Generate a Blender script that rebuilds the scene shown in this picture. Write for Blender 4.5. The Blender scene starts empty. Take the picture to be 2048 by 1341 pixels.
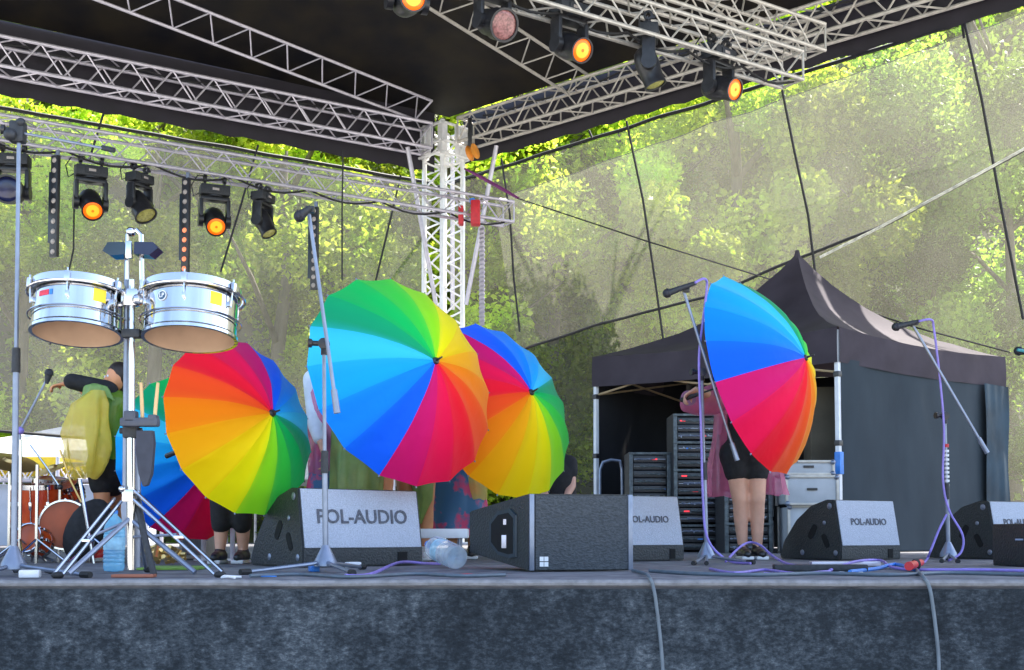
import bpy, bmesh, math, random
from mathutils import Vector, Matrix, Quaternion, noise
random.seed(7)
sc = bpy.context.scene
COL = sc.collection
R = math.radians
# ------------------------------------------------------------------ camera
CZ, FP, CYP = 0.17, 2400.0, 946.0
TH = math.atan((1068 - CYP) / FP)
cd = bpy.data.cameras.new('camera'); cam = bpy.data.objects.new('camera', cd); COL.objects.link(cam)
cam.location = (0, 0, CZ); cam.rotation_euler = (math.pi / 2 + TH, 0, 0)
cd.sensor_width = 36; cd.lens = 36 * FP / 2048; cd.shift_y = (CYP - 670.5) / 2048
cd.clip_start = 0.05; cd.clip_end = 600
sc.camera = cam
# ------------------------------------------------------------------ light
SUN_EL, SUN_AZ = R(60), R(50)       # azimuth clockwise from +Y, the sun stands behind the stage
w = bpy.data.worlds.new('World'); sc.world = w; w.use_nodes = True
nt = w.node_tree; bg = nt.nodes['Background']; sky = nt.nodes.new('ShaderNodeTexSky')
sky.sky_type = 'NISHITA'; sky.sun_disc = False; sky.sun_elevation = SUN_EL; sky.sun_rotation = SUN_AZ
sky.air_density = 1.0; sky.dust_density = 2.0; sky.ozone_density = 1.0
nt.links.new(sky.outputs[0], bg.inputs[0]); bg.inputs[1].default_value = 0.15
sl = bpy.data.lights.new('sun', 'SUN'); sl.energy = 5.0; sl.angle = R(0.5); sl.color = (1, .95, .86)
so = bpy.data.objects.new('sun', sl); COL.objects.link(so)
sd = Vector((math.cos(SUN_EL) * math.sin(SUN_AZ), math.cos(SUN_EL) * math.cos(SUN_AZ), math.sin(SUN_EL)))
so.rotation_euler = sd.to_track_quat('Z', 'Y').to_euler()
so.location = (0, 0, 30)
sc.view_settings.view_transform = 'Standard'; sc.view_settings.look = 'None'
sc.view_settings.exposure = 2.1; sc.view_settings.gamma = 1
# ------------------------------------------------------------------ geometry helpers
RT = Vector((1, 0, 0)); FW = Vector((0, math.cos(TH), math.sin(TH))); UP = Vector((0, -math.sin(TH), math.cos(TH)))
CAMP = Vector((0, 0, CZ))
def ray(px, py): return RT * ((px - 1024) / FP) - UP * ((py - CYP) / FP) + FW
def P(px, py, Y):
    d = ray(px, py); return CAMP + d * (Y / d.y)
def floorpt(px, py, z=0.0):
    d = ray(px, py); return CAMP + d * ((z - CZ) / d.z)
def FL(px, Y, z=0.0):
    p = P(px, 1000, Y); return Vector((p.x, p.y, z))
def onplane(px, py, p0, n):
    d = ray(px, py); return CAMP + d * ((p0 - CAMP).dot(n) / d.dot(n))
def project(p):
    d = Vector(p) - CAMP; z = d.dot(FW); return 1024 + FP * d.dot(RT) / z, CYP - FP * d.dot(UP) / z
def online(px, a, b):
    # point on the plan line a-b seen in picture column px (about horizon height)
    kk = P(px, 400, 10).x / 10
    dx, dy = b.x - a.x, b.y - a.y
    t = (kk * a.y - a.x) / (dx - kk * dy)
    return a.lerp(b, t)
def srgb(h):
    h = h.lstrip('#'); o = []
    for i in (0, 2, 4):
        c = int(h[i:i + 2], 16) / 255
        o.append(c / 12.92 if c <= .04045 else ((c + .055) / 1.055) ** 2.4)
    return tuple(o)
class MB:
    def __init__(s): s.b = bmesh.new(); s.mi = 0
    def _mark(s, n0):
        s.b.faces.ensure_lookup_table()
        for f in s.b.faces[n0:]: f.material_index = s.mi
    def face(s, vs):
        n = len(s.b.faces); s.b.faces.new([s.b.verts.new(v) for v in vs]); s._mark(n)
    def mesh(s, vs, fs):
        n = len(s.b.faces); V = [s.b.verts.new(v) for v in vs]
        for f in fs: s.b.faces.new([V[i] for i in f])
        s._mark(n)
    def box(s, c, size, rot=(0, 0, 0), bev=0.0, M=None):
        n = len(s.b.faces)
        m = Matrix.Translation(Vector(c)) @ (M if M is not None else Matrix.Identity(4)) @ Matrix.Rotation(rot[2], 4, 'Z') @ Matrix.Rotation(rot[1], 4, 'Y') @ Matrix.Rotation(rot[0], 4, 'X') @ Matrix.Diagonal((size[0], size[1], size[2], 1))
        r = bmesh.ops.create_cube(s.b, size=1, matrix=m)
        if bev:
            es = list({e for v in r['verts'] for e in v.link_edges})
            bmesh.ops.bevel(s.b, geom=es, offset=bev, segments=2, profile=.6, affect='EDGES')
        s._mark(n)
    def tube(s, p0, p1, r0, r1=None, n=8, cap=True):
        p0, p1 = Vector(p0), Vector(p1); r1 = r0 if r1 is None else r1
        d = (p1 - p0)
        if d.length < 1e-6: return
        q = d.to_track_quat('Z', 'Y'); vs = []
        for p, r in ((p0, r0), (p1, r1)):
            for i in range(n):
                a = 2 * math.pi * i / n; vs.append(p + q @ Vector((r * math.cos(a), r * math.sin(a), 0)))
        fs = [(i, (i + 1) % n, n + (i + 1) % n, n + i) for i in range(n)]
        if cap: fs += [tuple(range(n))[::-1], tuple(range(n, 2 * n))]
        s.mesh(vs, fs)
    def path(s, pts, r, n=6, cap=True, flat=None):
        pts = [Vector(p) for p in pts]; rs = r if isinstance(r, (list, tuple)) else [r] * len(pts)
        t0 = (pts[1] - pts[0]).normalized(); u = t0.orthogonal().normalized(); vs = []; prev = t0
        for k, p in enumerate(pts):
            t = (pts[min(k + 1, len(pts) - 1)] - pts[max(k - 1, 0)]).normalized()
            u = prev.rotation_difference(t) @ u; prev = t; v = t.cross(u)
            for i in range(n):
                a = 2 * math.pi * i / n; vs.append(p + u * (rs[k] * math.cos(a)) + v * (rs[k] * math.sin(a)))
        fs = [(k * n + i, k * n + (i + 1) % n, (k + 1) * n + (i + 1) % n, (k + 1) * n + i) for k in range(len(pts) - 1) for i in range(n)]
        if cap: fs += [tuple(range(n))[::-1], tuple(range((len(pts) - 1) * n, len(pts) * n))]
        s.mesh(vs, fs)
    def lathe(s, prof, o=(0, 0, 0), ax=(0, 0, 1), n=24, wave=None):
        q = Vector(ax).to_track_quat('Z', 'Y'); o = Vector(o); vs = []; fs = []
        for r, z in prof:
            for i in range(n):
                a = 2 * math.pi * i / n; rr = max(r, 1e-4) * (1 + (wave(a, z) if wave else 0))
                vs.append(o + q @ Vector((rr * math.cos(a), rr * math.sin(a), z)))
        for k in range(len(prof) - 1):
            for i in range(n): fs.append((k * n + i, k * n + (i + 1) % n, (k + 1) * n + (i + 1) % n, (k + 1) * n + i))
        s.mesh(vs, fs)
    def prism(s, poly, fn, d0, d1):
        n = len(poly); vs = [fn(a, b, d0) for a, b in poly] + [fn(a, b, d1) for a, b in poly]
        fs = [tuple(range(n))[::-1], tuple(range(n, 2 * n))] + [(i, (i + 1) % n, n + (i + 1) % n, n + i) for i in range(n)]
        s.mesh(vs, fs)
    def ball(s, c, r, sc_=(1, 1, 1), sub=2, M=None):
        n = len(s.b.faces)
        m = Matrix.Translation(Vector(c)) @ (M if M is not None else Matrix.Identity(4)) @ Matrix.Diagonal((sc_[0], sc_[1], sc_[2], 1))
        bmesh.ops.create_icosphere(s.b, subdivisions=sub, radius=r, matrix=m); s._mark(n)
    def build(s, name, m, parent=None, world=True, smooth=35, fixn=True):
        if fixn: bmesh.ops.recalc_face_normals(s.b, faces=s.b.faces)
        if parent is not None and world:
            rt = parent
            while rt.parent is not None: rt = rt.parent
            s.b.transform(Matrix(ROOT[rt.name]).inverted())
        me = bpy.data.meshes.new(name); s.b.to_mesh(me); s.b.free()
        for mm in (m if isinstance(m, (list, tuple)) else [m]): me.materials.append(mm)
        if smooth is not None:
            me.shade_smooth(); me.set_sharp_from_angle(angle=R(smooth))
        o = bpy.data.objects.new(name, me); COL.objects.link(o)
        if parent is not None: o.parent = parent
        else: ROOT[o.name] = Matrix.Identity(4)
        return o
ROOT = {}
def thing(name, label, cat, loc=(0, 0, 0), rz=0, group=None, rot=None):
    o = bpy.data.objects.new(name, None); COL.objects.link(o); o.empty_display_size = .1
    o.location = loc; o.rotation_euler = rot if rot else (0, 0, rz)
    ROOT[o.name] = Matrix.Translation(Vector(loc)) @ o.rotation_euler.to_matrix().to_4x4()
    o['label'] = label; o['category'] = cat
    if group: o['group'] = group
    return o
def tag(o, label, cat, group=None):
    o['label'] = label; o['category'] = cat
    if group: o['group'] = group
    return o
def struct(o): o['kind'] = 'structure'; return o
def copytree(root, loc, rot, label):
    r = root.copy(); COL.objects.link(r); r.location = loc; r.rotation_euler = rot; r['label'] = label
    for ch in root.children:
        c = ch.copy(); COL.objects.link(c); c.parent = r
        for g in ch.children:
            d = g.copy(); COL.objects.link(d); d.parent = c
    return r
# ------------------------------------------------------------------ materials
def mat(name, col, rough=.5, metal=0.0, var=.15, scale=8.0, bump=0.0, transl=0.0, alpha=1.0, emit=0.0, ecol=None, col2=None, stretch=None, spec=None, attr=None, detail=4, contrast=None):
    m = bpy.data.materials.new(name); m.use_nodes = True; t = m.node_tree; N = t.nodes; L = t.links
    b = N['Principled BSDF']; out = N['Material Output']
    if isinstance(col, str): col = srgb(col)
    if isinstance(col2, str): col2 = srgb(col2)
    tc = N.new('ShaderNodeTexCoord'); mp = N.new('ShaderNodeMapping'); L.new(tc.outputs['Object'], mp.inputs[0])
    if stretch: mp.inputs['Scale'].default_value = stretch
    nz = N.new('ShaderNodeTexNoise'); nz.inputs['Scale'].default_value = scale; nz.inputs['Detail'].default_value = detail
    L.new(mp.outputs[0], nz.inputs[0])
    cr = N.new('ShaderNodeValToRGB'); L.new(nz.outputs[0], cr.inputs[0])
    a = col if col2 else tuple(c * (1 - var) for c in col); c2 = col2 if col2 else tuple(min(1, c * (1 + var)) for c in col)
    lo, hi = contrast or (.3, .7)
    cr.color_ramp.elements[0].position = lo; cr.color_ramp.elements[1].position = hi
    cr.color_ramp.elements[0].color = (*a, 1); cr.color_ramp.elements[1].color = (*c2, 1)
    cs = cr.outputs[0]
    if attr:
        at = N.new('ShaderNodeAttribute'); at.attribute_name = attr
        mx = N.new('ShaderNodeMix'); mx.data_type = 'RGBA'; mx.blend_type = 'MULTIPLY'; mx.inputs[0].default_value = 1
        L.new(cs, mx.inputs[6]); L.new(at.outputs['Color'], mx.inputs[7]); cs = mx.outputs[2]
    L.new(cs, b.inputs['Base Color'])
    b.inputs['Roughness'].default_value = rough; b.inputs['Metallic'].default_value = metal
    if spec is not None: b.inputs['Specular IOR Level'].default_value = spec
    if bump:
        bp = N.new('ShaderNodeBump'); bp.inputs['Strength'].default_value = bump; bp.inputs['Distance'].default_value = .01
        L.new(nz.outputs[0], bp.inputs['Height']); L.new(bp.outputs[0], b.inputs['Normal'])
    if emit:
        b.inputs['Emission Color'].default_value = (*(ecol or col), 1); b.inputs['Emission Strength'].default_value = emit
    sh = b.outputs[0]
    if transl:
        tr = N.new('ShaderNodeBsdfTranslucent'); L.new(cs, tr.inputs[0]); ms = N.new('ShaderNodeMixShader'); ms.inputs[0].default_value = transl
        L.new(sh, ms.inputs[1]); L.new(tr.outputs[0], ms.inputs[2]); sh = ms.outputs[0]
    if alpha < 1:
        tp = N.new('ShaderNodeBsdfTransparent'); ms = N.new('ShaderNodeMixShader'); ms.inputs[0].default_value = alpha
        L.new(tp.outputs[0], ms.inputs[1]); L.new(sh, ms.inputs[2]); sh = ms.outputs[0]
    L.new(sh, out.inputs[0])
    return m
M = {}
M['alu'] = mat('brushed_aluminium', (.58, .55, .61), .42, .55, .12, 14)  # violet light on the left trusses put into this base colour
M['alu_sunlit'] = mat('sunlit_aluminium', (.86, .85, .83), .45, .3, .08, 14)  # paler copy of the metal, sun glare on the tower put into its colour
M['alu_d'] = mat('weathered_aluminium', (.50, .47, .42), .5, .4, .15, 14)
M['chrome'] = mat('chrome', (.64, .63, .64), .16, 1, .05, 5)
M['steel'] = mat('grey_steel', (.22, .25, .32), .38, .6, .12, 20)
M['black'] = mat('black_plastic', (.018, .018, .021), .38, 0, .3, 20)
M['blackm'] = mat('matt_black_paint', (.022, .024, .028), .6, 0, .3, 60, .25)
M['hairdark'] = mat('dark_brown_iris', (.03, .015, .01), .3, 0, .2, 30)
M['rubber'] = mat('rubber', (.015, .015, .016), .7, 0, .2, 30)
M['amber'] = mat('lit_amber_lens', (.8, .10, .01), .3, 0, .05, 5, emit=.32, ecol=(1, .13, .0))
M['amber_core'] = mat('lit_amber_core', (.9, .35, .02), .3, 0, .05, 5, emit=.30, ecol=(1, .36, .02))
M['deadlens'] = mat('unlit_lens', (.30, .13, .12), .2, 0, .5, 40)
M['yellens'] = mat('yellow_tinted_lens', (.42, .40, .10), .2, 0, .4, 30)
M['blulens'] = mat('dark_blue_lens', (.015, .018, .07), .12, 0, .5, 6)
M['ledoff'] = mat('unlit_led', (.42, .36, .32), .3, 0, .3, 30)
M['ledon'] = mat('lit_led', (.9, .3, .15), .3, 0, .1, 10, emit=.2, ecol=(1, .18, .05))
M['skin'] = mat('skin', (.60, .33, .23), .5, 0, .1, 12, .1)
M['orange_lit_skin'] = mat('warm_lit_skin', (.62, .27, .13), .5, 0, .12, 12, .1)  # orange light on the skin put into its colour
M['cloth_bk'] = mat('black_cloth', (.012, .012, .014), .85, 0, .4, 30, .3)
M['pinkfilm'] = mat('pink_plastic_film', (.80, .22, .42), .22, 0, .2, 6, .6, .45, .62)
M['yelfilm'] = mat('yellow_plastic_film', (1.0, .72, .12), .2, 0, .2, 6, .8, .4, .62)
M['grnfilm'] = mat('green_plastic_film', (.13, .33, .03), .25, 0, .6, 9, .8, .35, .85, col2=(.30, .42, .06), stretch=(3, 3, .8))
M['limefilm'] = mat('pale_green_plastic_film', (.33, .55, .18), .25, 0, .25, 6, .6, .4, .8)
M['tiedye'] = mat('blue_and_pink_patterned_cloth', (.05, .16, .34), .7, 0, 0, 7, .3, col2=(.65, .07, .20), contrast=(.53, .60))
M['stripe'] = mat('white_cloth', (.62, .68, .78), .7, 0, .15, 10, .2)
M['purple'] = mat('purple_cable_rubber', (.25, .19, .55), .5, 0, .15, 20)
M['greycable'] = mat('grey_cable_rubber', (.10, .13, .16), .55, 0, .15, 20)
M['blue'] = mat('blue_plastic', (.03, .20, .62), .4, 0, .15, 20)
M['red'] = mat('red_plastic', (.60, .02, .03), .45, 0, .15, 20)
M['white'] = mat('white_plastic', (.72, .73, .75), .5, 0, .08, 12)
M['gold'] = mat('brass', (.75, .50, .18), .3, .9, .15, 9)
M['wood'] = mat('pale_wood', (.62, .40, .18), .5, 0, .2, 12, stretch=(1, 1, .2))

# ================================================================== SETTING
# ground and hill
gm = mat('ground_grass_and_gravel', (.34, .33, .30), .95, 0, .3, 1.2, .5, col2=(.50, .48, .44), detail=8)
b = MB(); b.face([(-150, -80, -1.5), (150, -80, -1.5), (150, 160, -1.5), (-150, 160, -1.5)])
struct(b.build('ground', gm, smooth=None))
hm = mat('hillside_leaf_litter', (.045, .055, .022), .95, 0, .4, .5, .8, col2=(.17, .16, .12), detail=9, contrast=(.35, .65))
def hillz(x, y):
    t = max(0, y - 23 + .10 * abs(x + 2))
    return -1.55 + (t * .78 if t < 60 else 46.8) + 1.2 * noise.noise(Vector((x * .08, y * .08, 2))) * min(1, t / 4)
b = MB(); nx, ny = 90, 50; vs = []; fs = []
for j in range(ny):
    for i in range(nx):
        x = -75 + 150 * i / (nx - 1); y = 20 + 90 * j / (ny - 1); vs.append((x, y, hillz(x, y)))
for j in range(ny - 1):
    for i in range(nx - 1): k = j * nx + i; fs.append((k, k + 1, k + nx + 1, k + nx))
b.mesh(vs, fs); struct(b.build('hill', hm))

# ------------------------------------------------------------------ stage
carpet = mat('grey_stage_carpet', (.075, .075, .09), .9, 0, .35, 9, .8, col2=(.21, .205, .215), detail=14)
def front_cloth():
    m = bpy.data.materials.new('dusty_dark_blue_front_cloth'); m.use_nodes = True; t = m.node_tree; N = t.nodes; L = t.links; b_ = N['Principled BSDF']; b_.inputs['Roughness'].default_value = .93; b_.inputs['Specular IOR Level'].default_value = .15
    tc = N.new('ShaderNodeTexCoord')
    def nz(scale, det, sx=1.0, sz=1.0, rot=0.0, rough=.6):
        mp = N.new('ShaderNodeMapping'); mp.inputs['Rotation'].default_value = (0, rot, 0); mp.inputs['Scale'].default_value = (sx, 1, sz); L.new(tc.outputs['Object'], mp.inputs[0])
        n = N.new('ShaderNodeTexNoise'); n.inputs['Scale'].default_value = scale; n.inputs['Detail'].default_value = det; n.inputs['Roughness'].default_value = rough; L.new(mp.outputs[0], n.inputs[0]); return n.outputs[0]
    def mth(op, a, b):
        q = N.new('ShaderNodeMath'); q.operation = op
        for k, v in ((0, a), (1, b)):
            if isinstance(v, float): q.inputs[k].default_value = v
            else: L.new(v, q.inputs[k])
        return q.outputs[0]
    big = nz(1.1, 3); mid = nz(8.5, 10, 1, .9, 0, .78); fine = nz(42, 6, 1, 1.9, R(40), .75); str_ = nz(14, 6, 1, .35, R(-25), .7)
    v = mth('ADD', mth('MULTIPLY', big, .23), mth('ADD', mth('MULTIPLY', mid, .28), mth('ADD', mth('MULTIPLY', fine, .33), mth('MULTIPLY', str_, .16))))
    cr = N.new('ShaderNodeValToRGB'); L.new(v, cr.inputs[0]); e = cr.color_ramp.elements
    e[0].position = .39; e[0].color = (.009, .012, .015, 1); e[1].position = .62; e[1].color = (.16, .18, .20, 1)
    q = e.new(.475); q.color = (.021, .027, .034, 1); q = e.new(.535); q.color = (.050, .062, .075, 1)
    L.new(cr.outputs[0], b_.inputs['Base Color']); bp = N.new('ShaderNodeBump'); bp.inputs['Strength'].default_value = .5; bp.inputs['Distance'].default_value = .02; L.new(v, bp.inputs['Height']); L.new(bp.outputs[0], b_.inputs['Normal'])
    return m
ED = 4.48
st = thing('stage', 'long low stage with grey carpeted top and dusty dark blue cloth front', 'stage', (0, ED, -1.5))
b = MB(); b.box((0, ED + 9.02, -.03), (24, 18, .06), bev=.004); b.build('deck', carpet, st)
b = MB(); vs = []; fs = []; nx, nz_ = 160, 8
for j in range(nz_):
    for i in range(nx):
        x = -12 + 24 * i / (nx - 1); z = -.035 - 1.46 * j / (nz_ - 1)
        y = ED - .014 - .014 * noise.noise(Vector((x * 1.6, z * 1.2, 0))) * (j > 0) - .006 * math.sin(x * 9 + z * 3) * j / nz_
        vs.append((x, y, z))
for j in range(nz_ - 1):
    for i in range(nx - 1): k = j * nx + i; fs.append((k, k + 1, k + nx + 1, k + nx))
b.mesh(vs, fs); b.build('front_cloth', front_cloth(), st)
b = MB(); pts = []
for i in range(121):
    x = -12 + .2 * i; pts.append((x, ED - .012, -.012 + .004 * noise.noise(Vector((x * 2, 0, 5)))))
b.path(pts, .013, 8); b.build('edge_strip', mat('worn_pale_edge_tape', (.17, .175, .19), .7, 0, .25, 30, .3), st)
for k in range(11):
    for yy in (ED + .5, ED + 9, ED + 17):
        b = MB(); b.box((-11 + 2.2 * k, yy, -.79), (.08, .08, 1.42)); b.build('support_leg', M['steel'], st)

# ------------------------------------------------------------------ trusses
def lace(b, A, B, C_, D_, n, r):   # zigzag between chord A-B and chord C-D
    for k in range(n):
        t0, t1, tm = k / n, (k + 1) / n, (k + .5) / n
        b.tube(A.lerp(B, t0), C_.lerp(D_, tm), r, n=5, cap=False); b.tube(C_.lerp(D_, tm), A.lerp(B, t1), r, n=5, cap=False)
def truss(name, label, p0, p1, s, h=None, pitch=.5, rc=.024, rl=.011, m='alu', group=None, up=Vector((0, 0, 1)), side=None, cat='truss', flat=False):
    p0, p1 = Vector(p0), Vector(p1); h = h or s
    d = (p1 - p0).normalized(); sv = side.normalized() if side is not None else d.cross(up).normalized()
    uv = sv.cross(d).normalized()
    t = thing(name, label, cat, p0, 0, group); n = max(2, round((p1 - p0).length / pitch))
    if flat: off = [uv * (-h / 2), uv * (h / 2)]; pairs = [(0, 1)]
    else: off = [sv * (-s / 2) + uv * (-h / 2), sv * (s / 2) + uv * (-h / 2), sv * (s / 2) + uv * (h / 2), sv * (-s / 2) + uv * (h / 2)]; pairs = [(0, 1), (1, 2), (2, 3), (3, 0)]
    for o in off:
        b = MB(); b.tube(p0 + o, p1 + o, rc, n=8); b.build('chord', M[m], t)
    b = MB()
    for i, j in pairs: lace(b, p0 + off[i], p1 + off[i], p0 + off[j], p1 + off[j], n, rl)
    for e in (p0, p1):
        for i, j in pairs: b.tube(e + off[i], e + off[j], rl * 1.3, n=6)
    b.build('lacing', M[m], t)
    return t
TW = Vector((-1.07, 18.5, 0))
LA, LB = Vector((-1.32, 18.22, 6.25)), Vector((-11.0, 12.38, 6.30))       # left main truss, axis
RA, RB = Vector((-.72, 18.38, 6.40)), Vector((8.5, 10.77, 6.60))
truss('roof_truss', 'long box truss running up to the left along the canopy edge', LA, LB, .38, pitch=.56, rc=.026, rl=.012, group='box trusses under the stage canopy')
truss('roof_truss', 'box truss rising from corner tower to the upper right edge', RA, RB, .38, pitch=.56, rc=.026, rl=.012, m='alu_d', group='box trusses under the stage canopy')
def corner(x, y, z): return Vector((x, y, z))
raf = [((-1.35, 18.0, 6.62), (-6.2, 12.6, 6.75), 'alu', 'flat ladder truss running from corner tower to the top left under the black canopy', .42),
       ((.95, 16.95, 6.62), (-2.8, 11.4, 6.75), 'alu_d', 'flat ladder truss crossing the middle of the black canopy above the lamps', .40),
       ((3.15, 15.05, 6.66), (.2, 10.6, 6.8), 'alu_d', 'flat ladder truss highest at the top right above the hanging lamps', .40)]
for a_, b_, m_, lab, hh in raf:
    a_, b_ = Vector(a_), Vector(b_); d = (b_ - a_).normalized()
    truss('rafter_truss', lab, a_, b_, .1, hh, pitch=.62, rc=.022, rl=.011, m=m_, group='ladder trusses under the canopy', flat=True, side=Vector((0, 0, 1)) + Vector((d.y, -d.x, 0)) * .55)
# lighting trusses
GA, GB = Vector((-.05, 17.0, 4.75)), Vector((-9.5, 11.2, 4.75))
truss('lighting_truss', 'box truss across the left carrying hanging lamps and light bars', GA, GB, .29, pitch=.52, rc=.022, rl=.009, group='trusses that carry the lamps')
HA, HB = Vector((2.88, 12.1, 4.93)), Vector((-1.35, 9.3, 4.93))
truss('lighting_truss', 'box truss at top right ending in open air with four lamps below it', HA, HB, .29, pitch=.5, rc=.022, rl=.010, m='alu_d', group='trusses that carry the lamps')
truss('lighting_truss', 'thin upper truss just above the lamp truss at the top right', Vector((3.35, 13.0, 5.6)), Vector((-1.5, 9.8, 5.6)), .29, pitch=.5, rc=.022, rl=.010, m='alu_d', group='trusses that carry the lamps')
# corner tower
tw = thing('corner_tower', 'tall silver truss tower under the far corner of the canopy', 'truss tower', (TW.x, TW.y, 0))
hs = .30; cs = [TW + Vector((-hs, 0, 0)), TW + Vector((0, -hs, 0)), TW + Vector((hs, 0, 0)), TW + Vector((0, hs, 0))]
for c in cs:
    b = MB(); b.tube(c, c + Vector((0, 0, 6.55)), .038, n=10); b.build('chord', M['alu_sunlit'], tw)
b = MB()
for i in range(4):
    A_, B_ = cs[i], cs[(i + 1) % 4]
    lace(b, A_, A_ + Vector((0, 0, 6.4)), B_, B_ + Vector((0, 0, 6.4)), 15, .016)
b.build('lacing', M['alu_sunlit'], tw)
b = MB()
for i in range(4):
    A_, B_ = cs[i] * 1, cs[(i + 1) % 4] * 1
    for e in (0, 1):
        mid = (A_ + B_) / 2; out = (mid - TW).normalized() * .07; dd = (B_ - A_).normalized()
    for z in (6.02, 6.2, 6.48): b.tube(A_ + out * 1.2 + Vector((0, 0, z)) - dd * .05, B_ + out * 1.2 + Vector((0, 0, z)) + dd * .05, .024, n=8)
    b.box(mid + out * 1.4 + Vector((0, 0, 6.25)), (.09, .02, .46), (0, 0, math.atan2(dd.y, dd.x)), .004)
    b.box(A_ + Vector((0, 0, 6.25)), (.11, .11, .5), (0, 0, R(45)), .006)
b.build('sleeve_block', M['alu_sunlit'], tw)
b = MB()
for (x0, y0, x1, y1, Y) in ((815, 295, 872, 610, 18.0), (993, 292, 932, 610, 18.0), (905, 300, 905, 620, 18.9)): b.tube(P(x0, y0, Y), P(x1, y1, Y + .3), .035, n=10)
b.build('brace_pole', M['alu'], tw)
b = MB(); b.box(TW + Vector((0, 0, .02)), (1.1, 1.1, .04), (0, 0, R(45)), .005); b.build('base_plate', M['steel'], tw)

# ------------------------------------------------------------------ canopy
cmt = mat('black_roof_tarpaulin', (.004, .004, .007), .62, 0, .3, 2.0, .6, col2=(.020, .016, .010), detail=6, spec=.2)
cn = thing('stage_canopy', 'huge black tarpaulin roof over the stage', 'canopy', (TW.x, TW.y, 6.8))
n1 = Vector((-.517, .856, 0)); n2 = Vector((.637, .771, 0))
b = MB(); corner_ = Vector((-1.0, 18.75, 6.78)); E1 = Vector((-11.2, 12.5, 6.9)); E2 = Vector((8.8, 10.85, 7.0)); F1 = Vector((-13, 4.5, 8.2)); F2 = Vector((12, 4.5, 8.2))
vs = []; fs = []; N_ = 48
for j in range(N_ + 1):
    for i in range(N_ + 1):
        u, v = i / N_, j / N_      # u along, v towards the audience; bilinear over corner,E1,E2,F1,F2
        back = (E1.lerp(corner_, min(1, u * 2)) if u < .5 else corner_.lerp(E2, (u - .5) * 2))
        front = F1.lerp(F2, u)
        p = back.lerp(front, v); q = Vector((p.x * .8, p.y * .8, 0))
        p.z += .10 * noise.noise(q) * min(1, v * 6) + .03 * noise.noise(q * 3.1) * min(1, v * 6) + .9 * math.sin(math.pi * min(1, v)) * .5
        vs.append(p)
for j in range(N_):
    for i in range(N_):
        k = j * (N_ + 1) + i; fs.append((k, k + 1, k + N_ + 2, k + N_ + 1))
b.mesh(vs, fs); b.build('roof_sheet', cmt, cn, smooth=80)
vm = mat('black_valance', (.012, .009, .016), .6, 0, .3, 4, .3)
for nm, a_, b_, n_, z0, z1, zz in (('valance', LA, LB, n1, 5.84, 5.9, .0), ('valance', RA, RB, n2, 6.02, 6.22, .0)):
    b = MB(); K = 60; vs = []; fs = []
    for i in range(K + 1):
        t = -.025 + 1.025 * i / K; p = a_.lerp(b_, t) + n_ * .27
        zb = z0 + (z1 - z0) * t + .02 * math.sin(i * 2.1); zt = 6.80 + .1 * t
        vs += [(p.x, p.y, zb), (p.x, p.y, zt)]
    for i in range(K): fs.append((2 * i, 2 * i + 2, 2 * i + 3, 2 * i + 1))
    b.mesh(vs, fs); b.build(nm, vm, cn)

# ------------------------------------------------------------------ scrim nets
def netmat(name, col, cover):
    m = bpy.data.materials.new(name); m.use_nodes = True; t = m.node_tree; N = t.nodes; L = t.links
    N.remove(N['Principled BSDF']); out = N['Material Output']
    di = N.new('ShaderNodeBsdfDiffuse'); tr = N.new('ShaderNodeBsdfTranslucent'); tp = N.new('ShaderNodeBsdfTransparent')
    tc = N.new('ShaderNodeTexCoord'); nz = N.new('ShaderNodeTexNoise'); nz.inputs['Scale'].default_value = .7; nz.inputs['Detail'].default_value = 5
    L.new(tc.outputs['Object'], nz.inputs[0])
    mr = N.new('ShaderNodeMapRange'); mr.inputs[1].default_value = .3; mr.inputs[2].default_value = .7; mr.inputs[3].default_value = cover * .72; mr.inputs[4].default_value = min(1, cover * 1.28)
    L.new(nz.outputs[0], mr.inputs[0])
    for s_ in (di, tr): s_.inputs[0].default_value = (*col, 1)
    m1 = N.new('ShaderNodeMixShader'); m1.inputs[0].default_value = .5; L.new(di.outputs[0], m1.inputs[1]); L.new(tr.outputs[0], m1.inputs[2])
    m2 = N.new('ShaderNodeMixShader'); L.new(mr.outputs[0], m2.inputs[0]); L.new(tp.outputs[0], m2.inputs[1]); L.new(m1.outputs[0], m2.inputs[2])
    L.new(m2.outputs[0], out.inputs[0]); return m
M['net'] = netmat('grey_mesh_netting', (.25, .24, .21), .19)
M['netl'] = netmat('pale_grey_mesh_netting', (.28, .27, .235), .42)
M['net2'] = netmat('beige_mesh_netting', (.22, .212, .175), .33)
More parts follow.
